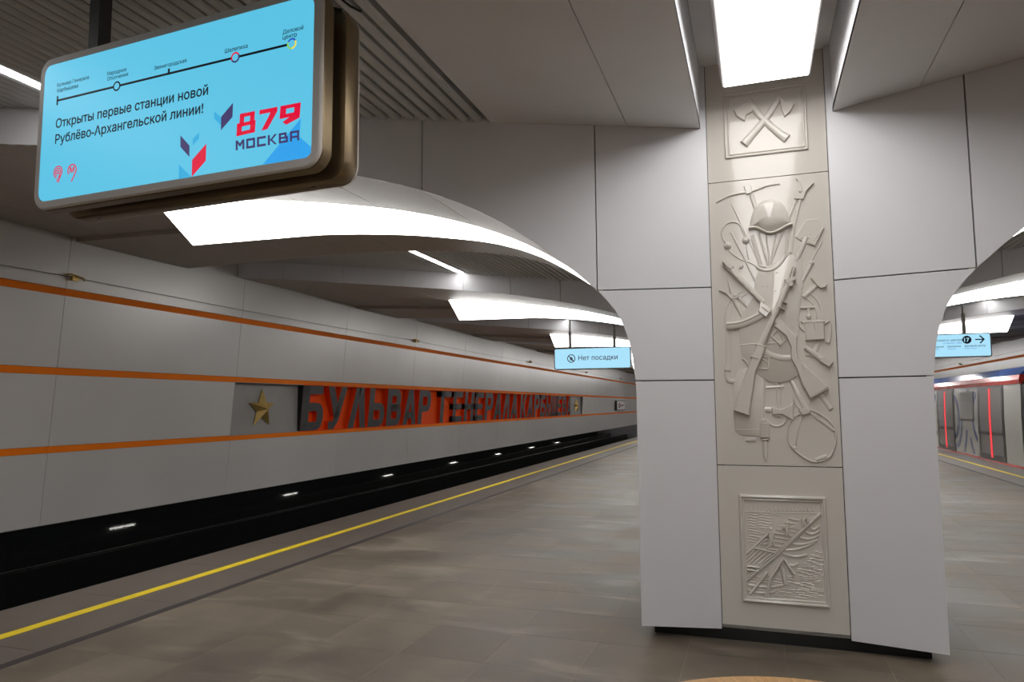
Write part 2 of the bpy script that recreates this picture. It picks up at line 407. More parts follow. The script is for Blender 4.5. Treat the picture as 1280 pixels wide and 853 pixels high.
# recess of the station name
def rect_yz(m, x, y0, y1, z0, z1): m.add([(x, y0, z0), (x, y1, z0), (x, y1, z1), (x, y0, z1)], [(0, 1, 2, 3)])
rec = MB(); XB = -9.85
rec.box(XB-.02, XB, LET0, LET1, 1.03, 2.10)
rec.prism([(XB, LET0, 1.05), (XB, LET1, 1.05), (xw(1.05)-.005, LET1, 1.05), (xw(1.05)-.005, LET0, 1.05)], [(XB, LET0, 1.03), (XB, LET1, 1.03), (xw(1.05)-.005, LET1, 1.03), (xw(1.05)-.005, LET0, 1.03)])
rec.prism([(XB, LET0, 2.085), (XB, LET1, 2.085), (xw(2.085)-.005, LET1, 2.085), (xw(2.085)-.005, LET0, 2.085)], [(XB, LET0, 2.10), (XB, LET1, 2.10), (xw(2.085)-.005, LET1, 2.10), (xw(2.085)-.005, LET0, 2.10)])
rec.build('letter_recess', 'redor', wl)
def niche(y0, y1):
    m = MB(); xb = -9.82
    m.box(xb-.02, xb, y0, y1, 1.04, 2.095)
    for y in ((y0,) if y0 < 20 else (y1,)):
        m.prism([(xb-.01, y-.01, 1.05), (xw(1.05), y-.01, 1.05), (xw(2.085), y-.01, 2.085), (xb-.01, y-.01, 2.085)], [(xb-.01, y+.01, 1.05), (xw(1.05), y+.01, 1.05), (xw(2.085), y+.01, 2.085), (xb-.01, y+.01, 2.085)])
    m.prism([(xb, y0, 1.05), (xb, y1, 1.05), (xw(1.05), y1, 1.05), (xw(1.05), y0, 1.05)], [(xb, y0, 1.04), (xb, y1, 1.04), (xw(1.05), y1, 1.04), (xw(1.05), y0, 1.04)])
    m.prism([(xb, y0, 2.085), (xb, y1, 2.085), (xw(2.085), y1, 2.085), (xw(2.085), y0, 2.085)], [(xb, y0, 2.095), (xb, y1, 2.095), (xw(2.085), y1, 2.095), (xw(2.085), y0, 2.095)])
    m.build('star_niche', 'niche', wl)
niche(NY0, LET0-.006); niche(LET1+.002, NY1)
m = MB(); m.prism([(XB, LET0-.005, 1.05), (xw(1.05)+.004, LET0-.005, 1.05), (xw(2.085)+.004, LET0-.005, 2.085), (XB, LET0-.005, 2.085)], [(XB, LET0+.02, 1.05), (xw(1.05)+.004, LET0+.02, 1.05), (xw(2.085)+.004, LET0+.02, 2.085), (XB, LET0+.02, 2.085)]); m.build('recess_end', 'black', wl)
def star(y, label):
    m = MB(); n = 10; c = (-9.62, 0, 0); x = -9.80; R = .425; o = (-9.80, y, 1.555)
    ring = []
    for i in range(n):
        a = math.pi/2+i*math.pi/5; rr = R if i % 2 == 0 else R*.40
        ring.append((0, math.cos(a)*rr, math.sin(a)*rr))
    m.add(ring+[(.17, 0, 0), (-.015, 0, 0)], [(i, (i+1) % n, n) for i in range(n)] + [((i+1) % n, i, n+1) for i in range(n)])
    return tag(m.build('gold_star', 'gold', None, loc=o), label, 'star', 'gold stars beside the station name')
star(12.27, 'large gold five pointed star at the near end of the station name')
star(39.4, 'gold five pointed star at the far end of the station name')

# letters
T, U = .31, .19
def bowl(y0, y1, x0=T-.02, x1=1.0, n=9, flat=.5):
    out, inn = [], []
    h = (y1-y0)/2; c = (y0+y1)/2; xi = x1-T; hi = h-U
    xs = x0+(x1-x0)*flat; xsi = min(xs, xi-.05)
    for i in range(n):
        a = math.pi/2-math.pi*i/(n-1)
        out.append((xs+(x1-xs)*max(0, math.cos(a))**.7, c+h*math.sin(a))); inn.append((xsi+(xi-xsi)*max(0, math.cos(a))**.7, c+hi*math.sin(a)))
    out = [(x0, y1)]+out+[(x0, y0)]; inn = [(x0, y1-U)]+inn+[(x0, y0+U)]
    return [[out[i], out[i+1], inn[i+1], inn[i]] for i in range(len(out)-1)]
rc = lambda a, b, c, d: [(a, c), (b, c), (b, d), (a, d)]
stem = rc(0, T, 0, 1)
GL = {
 'Б': [stem, rc(0, .92, 1-U, 1)] + bowl(0, .62),
 'У': [[(0, 1), (T, 1), (.66, .36), (.42, .22)], [(1-T, 1), (1, 1), (.62, .18), (.40, 0), (.12, 0), (.12, U), (.34, U)]],
 'Л': [[(0, 0), (T, 0), (.66, 1), (.36, 1)], [(1-T, 0), (1, 0), (.80, 1), (.45, 1)]],
 'Ь': [stem]+bowl(0, .62),
 'В': [stem]+bowl(0, .58)+bowl(.42, 1, x1=.93),
 'А': [[(0, 0), (T, 0), (.60, 1), (.33, 1)], [(1-T, 0), (1, 0), (.67, 1), (.40, 1)], rc(.22, .78, .18, .36)],
 'Р': [stem]+bowl(.36, 1),
 'Г': [stem, rc(0, .95, 1-U, 1)],
 'Е': [stem, rc(0, .95, 1-U, 1), rc(0, .85, .41, .60), rc(0, .95, 0, U)],
 'Н': [stem, rc(1-T, 1, 0, 1), rc(0, 1, .41, .60)],
 'К': [stem, [(T-.05, .42), (.66, 1), (1, 1), (T+.12, .38)], [(T-.02, .60), (.67, 0), (1, 0), (.50, .66)]],
 'Ы': [rc(0, .24, 0, 1), rc(.78, 1, 0, 1)]+[[(x*.68, y) for x, y in q] for q in bowl(0, .62)],
 'Ш': [rc(0, .25, 0, 1), rc(.38, .62, 0, 1), rc(.75, 1, 0, 1), rc(0, 1, 0, U)],
}
sign = tag(empty('station_name_lettering', (-9.84, LET0, 1.05)), 'charcoal block letters of the station name in an orange wall recess', 'lettering')
def name_word(word, y0, y1):
    adv = (y1-y0)/len(word); wdt = adv*.86; o = sign.location
    for i, ch in enumerate(word):
        ys = y0+adv*i+adv*.07; m = MB()
        for q in GL[ch]:
            fr, bk = [], []
            for (u, v) in q:
                y = ys+u*wdt; z = 1.053+v*1.028
                fr.append(Vector((xw(z)+.004, y, z))-o); bk.append(Vector((-9.848, y, z))-o)
            m.prism(fr, bk, 0, 1)
        m.build('letter', ['letter', 'redor'], sign)
name_word('БУЛЬВАР', 13.475, 20.25); name_word('ГЕНЕРАЛА', 20.85, 28.80); name_word('КАРБЫШЕВА', 29.05, 38.02)

# far notice on the left wall
t = tag(empty('wall_notice', (xw(1.55), 52.3, 1.55)), 'small framed white notice on the left wall beyond the station name', 'notice')
m = MB(); m.box(0, .16, -1.7, 1.7, -.36, .36); m.build('frame', 'dsteel', t)
m = MB(); m.box(.16, .17, -1.6, 1.6, -.31, .31); m.build('board', 'whiteframe', t)
m = MB(); m.tube([(.175, -.8+.25*math.cos(a*.5), .16*math.sin(a*.5)) for a in range(13)], .03, 5); m.box(.17, .18, -.3, 1.0, -.05, .06); m.build('pictogram', 'p_maroon', t)

# ------------------------------------------------------------------ arch portals
AP = [(.93, 0), (.93, 1.70), (.936, 1.80), (.955, 1.97), (1.0, 2.14), (1.07, 2.285), (1.19, 2.43), (1.453, 2.665), (1.8, 2.915), (2.04, 3.055), (2.28, 3.165), (2.48, 3.24),
      (2.71, 3.31), (2.96, 3.375), (3.44, 3.48), (4.34, 3.63), (5.2, 3.735), (6.35, 3.845), (7.5, 3.948), (8.67, 4.05), (9.62, 4.125)]
def _mono():
    xs = [p[0] for p in AP[6:]]; zs = [p[1] for p in AP[6:]]; n = len(xs)
    d = [(zs[i+1]-zs[i])/(xs[i+1]-xs[i]) for i in range(n-1)]
    mm = [d[0]]+[2*d[i-1]*d[i]/(d[i-1]+d[i]) for i in range(1, n-1)]+[d[-1]]
    def f(x):
        x = min(max(x, xs[0]), xs[-1]); i = max(k for k in range(n-1) if xs[k] <= x)
        h = xs[i+1]-xs[i]; t = (x-xs[i])/h
        return (2*t**3-3*t*t+1)*zs[i]+(t**3-2*t*t+t)*h*mm[i]+(-2*t**3+3*t*t)*zs[i+1]+(t**3-t*t)*h*mm[i+1]
    return f
zarch = _mono()
ARM = 9.60
SEAMS = [1.19, 2.48, 3.44, 4.34, 5.21, 6.35, 7.51, 8.67, ARM]
zceil = lambda dx: 3.6+.094*(dx-.44)
drop = lambda dx: .06*min(max((dx-1.19)/3.0, 0), 1)
yf = lambda dx: -.2*(dx-.4)
yb = lambda dx: 1.20+.36*dx
LEND = 6.22
def table(T_):
    def f(x):
        if x <= T_[0][0]: return T_[0][1]
        for (a, p), (b, q) in zip(T_, T_[1:]):
            if x <= b: return p+(q-p)*(x-a)/(b-a)
        return T_[-1][1]
    return f
lamp_near = table([(1.19, .92), (2.0, .88), (2.25, .84), (2.58, .76), (2.95, .68), (3.3, .64), (4.2, .63), (7, .63)])     # upper edge of the hanging luminous wedge
lamp_far = table([(1.19, .96), (2.0, 1.05), (2.35, 1.08), (2.9, 1.19), (3.5, 1.21), (7, 1.21)])                              # its lower edge
lamp_drop = table([(1.19, .01), (2.0, .045), (2.35, .07), (2.9, .10), (3.5, .135), (4.05, .175), (4.5, .21), (5.02, .265), (5.52, .31), (6.22, .365), (7, .4)])
ystep = lambda dx: 1.92+.215*(dx-7.12)
def cols(a, b, extra=(), n=None):
    n = n or max(3, int((b-a)/.14)); xs = set([a+(b-a)*i/n for i in range(n+1)]+[e for e in extra if a < e < b]); return sorted(xs)
G = .0045
low_curve = [(p[0], p[1]) for p in AP[1:7]]
MESH = {}
def facepolys(low=False):
    """panels of one arm as (dx, z) loops"""
    za = (lambda dx: zarch(dx)-drop(dx)) if low else zarch
    out = []
    out.append([(.402, .075), (.93, .075), (.93, 1.70), (.935, 1.77-G), (.402, 1.77-G)])
    cv = [(.935, 1.77+G), (.955, 1.97), (.975, 2.06), (1.0, 2.14), (1.03, 2.217), (1.07, 2.285), (1.12, 2.352), (1.186, 2.43-G)]
    out.append([(.402, 1.77+G)]+cv+[(.402, 2.43-G)])
    out.append([(.402, 2.43+G), (1.19-G, 2.43+G), (1.19-G, 3.75), (.402, 4.11)])
    for a, b in zip(SEAMS, SEAMS[1:]):
        cs = cols(a+G, b-G, n=8)
        out.append([(x, za(x)) for x in cs]+[(b-G, zceil(b)+.1), (a+G, zceil(a)+.1)])
    return out
def add_mesh(key, m, mats, smooth=False): MESH.setdefault(key[0], []).append((key[1], m.mesh(key[1], mats, smooth=smooth)))
for sg in (-1, 1):
    for poly in facepolys():
        m = MB(); m.prism([(sg*x, yf(x), z) for x, z in poly], [(sg*x, yf(x)+.03, z) for x, z in poly]); add_mesh(('all', 'face_panel'), m, 'panel')
    for poly in facepolys(True):
        m = MB(); m.prism([(sg*x, yb(x), z) for x, z in poly], [(sg*x, yb(x)-.03, z) for x, z in poly]); add_mesh(('all', 'rear_panel'), m, 'panel')
    core = MB()
    for fn, lowf, o in ((yf, False, .033), (yb, True, -.033)):
        za = (lambda dx: zarch(dx)-drop(dx)) if lowf else zarch
        lp = [(.38, .09), (.90, .09), (.90, 1.80), (.96, 2.14), (1.19, 2.46)]+[(x, za(x)+.02) for x in cols(1.2, ARM, n=24)[1:]]+[(ARM, zceil(ARM)+.1), (.38, 4.1)]
        core.prism([(sg*x, fn(x)+o, z) for x, z in lp], [(sg*x, fn(x)+o*1.3, z) for x, z in lp])
    add_mesh(('all', 'core'), core, 'joint')
    # pillar flanks
    for (i, pr) in enumerate(([(.93, .075), (.93, .9), (.93, 1.70), (.935, 1.77-G)], [(.935, 1.77+G), (.955, 1.97), (.975, 2.06), (1.0, 2.14), (1.03, 2.217), (1.07, 2.285), (1.12, 2.352), (1.186, 2.43-G)])):
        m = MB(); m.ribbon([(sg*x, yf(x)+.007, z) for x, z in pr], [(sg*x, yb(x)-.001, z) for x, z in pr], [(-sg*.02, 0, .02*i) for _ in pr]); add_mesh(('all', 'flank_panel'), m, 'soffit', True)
    # soffit: near band, hanging luminous wedge, far band behind it
    for a, b in zip(SEAMS, SEAMS[1:]):
        for c0, c1 in ((a+.003, min(b-.003, LEND)), (max(a+.003, LEND), b-.003)):
            if c1-c0 < .01: continue
            cs = cols(c0, c1); left = c0 < LEND-.005
            nf = (lambda x: lamp_near(x)) if left else ystep; bf = (lambda x: lamp_far(x)+.02) if left else ystep
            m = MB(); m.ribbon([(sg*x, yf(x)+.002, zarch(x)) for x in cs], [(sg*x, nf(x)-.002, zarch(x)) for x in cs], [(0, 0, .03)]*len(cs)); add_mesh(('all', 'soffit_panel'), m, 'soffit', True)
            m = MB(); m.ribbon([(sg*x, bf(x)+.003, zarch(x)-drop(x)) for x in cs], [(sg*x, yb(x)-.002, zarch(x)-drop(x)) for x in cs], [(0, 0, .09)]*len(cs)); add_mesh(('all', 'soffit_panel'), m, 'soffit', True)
    cs = cols(1.20, LEND, n=46)
    m = MB(); m.ribbon([(sg*x, lamp_near(x), zarch(x)-.001) for x in cs], [(sg*x, lamp_far(x), zarch(x)-lamp_drop(x)) for x in cs], [(0, .012, .015)]*len(cs)); add_mesh(('all', 'luminous_ceiling'), m, 'lamp', True)
    m = MB(); m.ribbon([(sg*x, lamp_far(x)+.013, zarch(x)-lamp_drop(x)+.002) for x in cs], [(sg*x, lamp_far(x)+.018, zarch(x)+.03) for x in cs], [(0, .004, 0)]*len(cs))
    x = LEND+.002; tri = [(lamp_near(x), zarch(x)), (lamp_far(x)+.022, zarch(x)-lamp_drop(x)), (lamp_far(x)+.022, zarch(x)+.03)]
    m.prism([(sg*x, y, z) for y, z in tri], [(sg*(x+.004), y, z) for y, z in tri]); add_mesh(('all', 'lamp_back'), m, 'soffit')
    # arm end against the wall
m = MB(); m.box(-.402, .402, yb(.4)-.05, yb(.4)-.01, .075, 4.11); add_mesh(('all', 'rear_panel'), m, 'panel')
m = MB(); m.box(-.86, .86, .03, 1.36, 0, .10); add_mesh(('all', 'plinth'), m, 'granite_black')
RY = .03
Z1 = on_plane(959, 222, (0, YC+RY, 0), (0, 1, 0)).z; Z2 = on_plane(977, 583, (0, YC+RY, 0), (0, 1, 0)).z
REL = [(.078, Z2-.003), (Z2+.003, Z1-.003), (Z1+.003, 4.09)]
PORT = []
for k in range(NP):
    t = tag(empty('arched_pillar', (XC, YC+k*PITCH, 0)), '%s arched pillar of grey panels spreading into a vaulted arch with luminous soffit' % ORD[k] if k else
            'nearest arched pillar of pale grey panels carrying three beige glazed reliefs', 'pillar', 'arched pillars along the platform axis')
    for nm, me in MESH['all']: link(nm, me, t)
    PORT.append(t)
# glazed centre panels: reliefs on the nearest pillar
rme = []
for (z0, z1) in REL:
    m = MB(); m.box(-.398, .398, RY, RY+.05, z0, z1); rme.append(m.mesh('relief_panel', 'glaze'))
for k in range(1, NP):
    for me in rme: link('relief_panel', me, PORT[k])
LABR = ['beige glazed panel with a framed raft and river scene', 'tall beige glazed panel with helmet, rifles and sapper tools in relief', 'beige glazed panel with two crossed axes in a frame']
RP = []
for me, lb in zip(rme, LABR):
    o = link('relief_panel', me, PORT[0]); o['label'] = lb; RP.append(o)

# ------------------------------------------------------------------ relief modelling (u, v on the panel, w towards the viewer)
def uv(px, py):
    p = on_plane(px, py, (0, YC+RY, 0), (0, 1, 0)); return (p.x-XC, p.z)
def W(u, v, h): return (u, RY-h, v)
class Rel(MB):
    def stroke(s, pts, wd, h, seg=6, base=0.0):
        pts = [Vector(p) for p in pts]; n = len(pts); wd = wd if isinstance(wd, (list, tuple)) else [wd]*n; o = len(s.v)
        for i, p in enumerate(pts):
            a = pts[max(i-1, 0)]; b = pts[min(i+1, n-1)]; t = (b-a).normalized(); nr = Vector((-t.y, t.x))
            for k in range(seg+1):
                an = math.pi*k/seg; c = math.cos(an); si = math.sin(an)**.6
                q = p+nr*wd[i]/2*c; s.v.append(W(q.x, q.y, base+h*si-.002))
        m = seg+1
        for i in range(n-1):
            for k in range(seg): s.face((o+i*m+k, o+i*m+k+1, o+(i+1)*m+k+1, o+(i+1)*m+k))
        s.face(range(o+m-1, o-1, -1)); s.face(range(o+(n-1)*m, o+n*m))
    def plate(s, poly, h, bev=.006, base=0.0):
        P = [Vector(p) for p in poly]; n = len(P); ar = sum(P[i].x*P[(i+1) % n].y-P[(i+1) % n].x*P[i].y for i in range(n))
        if ar < 0: P = P[::-1]
        ins = []
        for i in range(n):
            d1 = (P[i]-P[i-1]).normalized(); d2 = (P[(i+1) % n]-P[i]).normalized()
            n1 = Vector((-d1.y, d1.x)); n2 = Vector((-d2.y, d2.x)); b = n1+n2; b = b/max(b.length_squared, .6)*2
            ins.append(P[i]+b*bev*.5*1.0)
        o = len(s.v)
        for L_, hh in ((P, -.002), (P, base+h*.65), (ins, base+h)): s.v += [W(p.x, p.y, hh) for p in L_]
        for r in range(2):
            for i in range(n): j = (i+1) % n; s.face((o+r*n+i, o+r*n+j, o+(r+1)*n+j, o+(r+1)*n+i))
        s.face(range(o+2*n, o+3*n))
    def dome(s, poly, h, rings=5, base=0.0):
        P = [Vector(p) for p in poly]; n = len(P); c = sum(P, Vector((0, 0)))/n; o = len(s.v)
        for r in range(rings):
            t = r/rings; k = 1-t; hh = base+h*math.sqrt(max(0, 1-k*k))
            s.v += [W(c.x+(p.x-c.x)*k, c.y+(p.y-c.y)*k, (hh if r else -.002)) for p in P]
        s.v.append(W(c.x, c.y, base+h))
        for r in range(rings-1):
            for i in range(n): j = (i+1) % n; s.face((o+r*n+i, o+r*n+j, o+(r+1)*n+j, o+(r+1)*n+i))
        for i in range(n): s.face((o+(rings-1)*n+i, o+(rings-1)*n+(i+1) % n, o+rings*n))
    def disc(s, c, r, h, base=0.0, n=14): s.dome([(c[0]+r*math.cos(2*math.pi*i/n), c[1]+r*math.sin(2*math.pi*i/n)) for i in range(n)], h, 3, base)
    def done(s, name, parent): return s.build(name, 'glaze', parent, smooth=True)
px1 = 5.2/880/1.02                                   # metres per photo pixel on the panel, about
def CR(x0, y0, sc): return lambda *pts: [uv(x0+x/sc, y0+y/sc) for x, y in pts]
A = CR(880, 210, 4.267); B = CR(880, 390, 4.267)
e = px1/4.267                                        # metres per crop pixel
big = RP[1]
def smooth(pts, n=4):
    out = []
    for i in range(len(pts)-1):
        p0 = pts[max(i-1, 0)]; p1 = pts[i]; p2 = pts[i+1]; p3 = pts[min(i+2, len(pts)-1)]
        for j in range(n):
            t = j/n; out.append(tuple(.5*((2*p1[k])+(-p0[k]+p2[k])*t+(2*p0[k]-5*p1[k]+4*p2[k]-p3[k])*t*t+(-p0[k]+3*p1[k]-3*p2[k]+p3[k])*t**3) for k in (0, 1)))
    return out+[pts[-1]]
# pickaxe
m = Rel(); m.stroke(smooth(A((65, 187), (120, 155), (185, 136), (240, 128), (300, 107), (350, 92), (405, 86))), [x*e for x in ([6]*2+[10]*5+[16]*6+[18]*5+[12]*4+[6]*3)], .014)
m.stroke(A((240, 105), (292, 265)), 24*e, .013); m.plate(A((212, 100), (248, 92), (258, 135), (225, 145)), .02); m.done('pickaxe', big)
# helmet
hp = A((240, 325), (246, 285), (256, 245), (270, 212), (292, 187), (325, 171), (365, 167), (402, 178), (430, 203), (447, 238), (458, 272), (468, 303), (438, 316), (400, 334), (350, 346), (300, 332), (265, 320))
m = Rel(); m.dome(hp, .055, 8); m.stroke(smooth(A((238, 325), (275, 321), (310, 336), (352, 350), (395, 338), (435, 314), (470, 301))), 15*e, .034, base=.006)
for q in A((300, 276), (407, 270)): m.disc(q, 5*e, .008, base=.04)
m.done('helmet', big)
# canvas straps fanning below the helmet
m = Rel()
for a_, b_2, wd in (((290, 345), (342, 520), 14), ((330, 350), (350, 500), 10), ((420, 335), (352, 515), 14), ((385, 345), (360, 480), 10), ((448, 330), (436, 470), 16), ((255, 360), (300, 515), 22)):
    m.stroke(A(a_, b_2), wd*e, .009)
m.done('strap_fan', big)
m = Rel(); m.stroke(smooth(A((283, 530), (310, 546), (350, 547), (388, 531), (418, 500), (440, 462))), 18*e, .02); m.stroke(smooth(A((290, 520), (320, 528), (360, 526), (395, 508))), 8*e, .012); m.done('chin_strap', big)
# wire cutters
m = Rel(); m.stroke(A((515, 160), (478, 320), (462, 455)), 16*e, .012); m.stroke(A((492, 165), (455, 260), (440, 300)), 16*e, .012)
m.plate(A((480, 130), (500, 75), (487, 58), (500, 60), (520, 95), (528, 130), (545, 110), (585, 82), (545, 125), (530, 170), (480, 170)), .018); m.disc(A((512, 128))[0], 12*e, .026); m.done('wire_cutters', big)
# shovel
m = Rel(); m.plate(A((486, 370), (545, 277), (606, 272), (641, 320), (590, 420), (545, 405), (520, 392)), .009); m.plate(A((560, 405), (590, 420), (641, 322), (630, 318), (580, 400)), .017)
m.stroke(A((548, 370), (520, 430), (490, 500)), [26*e, 24*e, 22*e], .018)
for q in A((520, 378), (545, 360), (565, 355), (565, 378), (560, 398), (535, 395)): m.disc(q, 4*e, .006, base=.009)
m.done('shovel', big)
# headphones
m = Rel(); m.stroke(smooth(A((124, 410), (98, 370), (96, 335), (118, 302), (152, 288), (188, 300), (207, 340), (222, 382))), 9*e, .011)
m.disc(A((126, 416))[0], 21*e, .02); m.disc(A((223, 388))[0], 21*e, .02); m.disc(A((126, 416))[0], 10*e, .007, base=.018); m.disc(A((223, 388))[0], 10*e, .007, base=.018)
m.stroke(smooth(A((135, 440), (160, 465), (200, 490), (245, 505), (285, 530))), 8*e, .009); m.stroke(smooth(A((225, 410), (230, 450), (240, 490))), 7*e, .008); m.done('headphones', big)
# probe rods
m = Rel(); m.stroke(A((145, 345), (210, 470), (272, 605)), 11*e, .010); m.stroke(A((150, 198), (215, 340), (300, 520)), 6*e, .008); m.done('probe_rod', big)
m = Rel(); m.stroke(A((628, 398), (570, 500)), 6*e, .008); m.stroke(A((580, 500), (522, 605)), 17*e, .013); m.disc(A((575, 508))[0], 12*e, .018); m.stroke(A((512, 490), (520, 640)), 18*e, .010); m.done('probe_rod', big)
# knapsack with flap
ks = A((272, 600), (285, 560), (420, 480), (470, 465), (512, 490), (520, 640), (515, 720), (505, 800))+B((500, 150), (500, 340), (455, 368), (400, 381), (345, 372), (285, 335), (240, 292), (205, 250), (195, 180), (188, 95))+A((200, 790), (262, 690))
m = Rel(); m.plate(ks, .012, .012); m.stroke(B((195, 180), (250, 172), (292, 172)), 7*e, .007, base=.010); m.stroke(B((340, 170), (460, 158)), 7*e, .007, base=.010)
for q in A((312, 632), (335, 632), (380, 656), (390, 560)): m.disc(q, 5*e, .007, base=.010)
m.stroke(smooth(B((205, 250), (222, 262), (240, 292))), 12*e, .016); m.done('knapsack', big)
m = Rel(); m.stroke(smooth(B((320, 212), (360, 232), (410, 246), (462, 246))), 30*e, .012, base=.01)
for (cx, cy, sx, sy, an) in ((316, 272, 27, 32, .1), (402, 135, 33, 27, .75)):
    q = [(cx+math.cos(an)*a*sx-math.sin(an)*b*sy, cy+math.sin(an)*a*sx+math.cos(an)*b*sy) for a, b in ((-1, -1), (1, -1), (1, 1), (-1, 1), (-1, -1))]
    m.stroke(B(*q), 11*e, .014, base=.01); m.stroke(B(q[0], ((q[1][0]+q[2][0])/2, (q[1][1]+q[2][1])/2)), 8*e, .012, base=.01)
m.done('strap_buckle', big)
# submachine gun
m = Rel(); m.stroke(A((118, 520), (315, 720)), 30*e, .03, base=.004); m.plate(A((98, 503), (118, 498), (158, 528), (148, 548), (125, 535)), .038)
for i in range(5):
    x = 165+i*30; y = 565+i*31; m.stroke(A((x-8, y+4), (x+10, y+22)), 8*e, .010, base=.03)
m.disc(A((198, 530))[0], 9*e, .014); m.stroke(A((185, 540), (208, 522)), 6*e, .012)
m.plate(A((300, 715), (345, 745), (362, 760), (330, 800), (290, 770)), .042); m.stroke(A((310, 745), (345, 772)), 10*e, .012, base=.036)
mg = smooth(B((122, 78), (190, 70), (255, 45), (310, 15)), 5)
m.stroke(mg, 44*e, .03, seg=8); m.stroke([(p[0], p[1]+10*e) for p in mg], 8*e, .008, base=.028)
m.plate(A((345, 760), (440, 840), (410, 853), (340, 800))+B((380, 40)), .028)
st = B((372, 80), (402, 45), (450, 90), (497, 135), (492, 200), (505, 255), (575, 320), (662, 402), (640, 420), (562, 458), (520, 385), (490, 300), (462, 250), (462, 190), (435, 130))
m.plate(st, .034, .012); m.plate(B((640, 418), (662, 402), (664, 410), (566, 462), (560, 455)), .037, .003)
m.stroke(B((524, 278), (536, 312)), 14*e, .010, base=.03); m.done('submachine_gun', big)
# rifle
m = Rel(); m.stroke(A((462, 590), (400, 735), (345, 853))+B((300, 190)), [30*e, 32*e, 36*e, 44*e], .05, base=.006)
m.stroke(A((482, 535), (462, 592)), 18*e, .045, base=.006); m.stroke(A((468, 540), (455, 585)), 7*e, .05, base=.006)
m.plate(A((428, 600), (480, 582), (490, 602), (440, 628)), .058); m.plate(A((452, 612), (478, 612), (470, 640), (446, 636)), .056)
m.stroke(A((408, 712), (440, 728)), 9*e, .06); m.stroke(A((395, 745), (430, 762)), 9*e, .06)
m.plate(B((285, 165), (330, 185), (312, 245), (278, 320), (262, 430), (242, 552), (158, 524), (182, 440), (222, 330), (250, 250)), .055, .016)
m.plate(B((158, 524), (242, 552), (246, 545), (164, 515)), .058, .003); m.stroke(B((248, 240), (290, 250)), 9*e, .064); m.stroke(B((275, 175), (330, 190)), 10*e, .062); m.done('rifle', big)
# pliers
m = Rel(); m.plate(A((80, 653), (115, 657), (140, 672), (128, 600), (150, 660), (190, 682), (175, 700), (140, 700), (118, 672)), .016)
m.stroke(A((155, 692), (205, 790)), 22*e, .014); m.stroke(A((180, 685), (238, 747)), 18*e, .013); m.disc(A((163, 684))[0], 10*e, .022); m.done('pliers', big)
# hammer, T handle tool
m = Rel(); m.stroke(A((530, 690), (606, 622)), 22*e, .016); m.plate(A((568, 588), (582, 586), (628, 632), (655, 622), (652, 638), (622, 645), (600, 628)), .022); m.done('hammer', big)
m = Rel(); m.stroke(A((515, 748), (592, 744)), 12*e, .014); m.stroke(A((556, 750), (560, 806)), 18*e, .013); m.disc(A((558, 792))[0], 14*e, .018); m.done('hand_drill', big)
# shoulder bag
m = Rel(); m.plate(B((538, 52), (640, 50), (642, 150), (540, 155)), .028, .01); m.stroke(B((536, 56), (642, 52)), 16*e, .012, base=.022); m.stroke(B((590, 50), (592, 100)), 12*e, .01, base=.024)
m.stroke(smooth(B((538, 105), (512, 80), (514, 50), (532, 62))), 9*e, .012); m.stroke(smooth(B((642, 70), (668, 48), (678, 90), (668, 165), (650, 160))), 9*e, .012)
m.stroke(smooth(A((545, 660), (592, 690), (622, 745), (630, 830))), 10*e, .008); m.stroke(smooth(A((535, 690), (575, 720), (600, 770), (606, 830))), 8*e, .007); m.done('shoulder_bag', big)
# torch
m = Rel(); m.stroke(B((540, 190), (640, 262)), [24*e, 34*e], .024); m.plate(B((622, 248), (640, 238), (688, 268), (666, 296), (612, 262)), .03); m.stroke(B((612, 165), (580, 232), (545, 225)), 24*e, .010); m.done('torch', big)
# long strap on the left
m = Rel(); m.stroke(smooth(A((205, 660), (150, 690), (118, 760), (112, 853))+B((118, 60), (122, 170), (122, 290))), 8*e, .008); m.stroke(smooth(A((262, 650), (200, 690), (150, 740), (142, 853))+B((146, 60), (148, 170), (146, 290))), 6*e, .007)
m.plate(B((110, 290), (145, 293), (145, 318), (108, 316)), .016); m.stroke(smooth(B((124, 318), (126, 350), (140, 368), (165, 370))), 26*e, .015); m.done('hose', big)
# rolled canvas
m = Rel(); m.plate(B((158, 372), (185, 308), (245, 300), (280, 330), (322, 360), (322, 640), (300, 664), (200, 658), (164, 632)), .010, .012); m.stroke(B((165, 630), (322, 628)), 5*e, .006, base=.009); m.plate(B((222, 672), (278, 672), (278, 690), (222, 690)), .012); m.done('canvas_roll', big)
# stick grenade
m = Rel(); m.stroke(B((320, 360), (320, 572)), 13*e, .014); m.plate(B((304, 570), (336, 570), (342, 590), (298, 590)), .022); m.plate(B((298, 590), (350, 588), (352, 672), (300, 674)), .022)
for i in range(4):
    for j in range(5): x = 304+i*12; y = 594+j*16; m.plate(B((x, y), (x+9, y), (x+9, y+12), (x, y+12)), .030, .003)
m.stroke(B((312, 682), (342, 680)), 14*e, .022); m.stroke(B((326, 690), (328, 770), (332, 796)), [28*e, 24*e, 4*e], .018); m.done('stick_grenade', big)
# belt loops and small axe
m = Rel(); m.stroke(B((330, 405), (426, 398)), 14*e, .009); m.stroke(B((385, 380), (395, 520)), 10*e, .008); m.stroke(B((414, 380), (410, 500)), 12*e, .009); m.stroke(smooth(B((345, 592), (370, 608), (405, 608), (430, 590), (435, 560))), 12*e, .01); m.stroke(B((372, 552), (408, 556)), 16*e, .012); m.done('belt_loop', big)
m = Rel(); m.plate(B((360, 508), (410, 520), (440, 508), (478, 485), (476, 582), (440, 560), (415, 545), (365, 550)), .020, .008); m.stroke(B((316, 520), (360, 524)), 30*e, .014); m.done('hatchet', big)
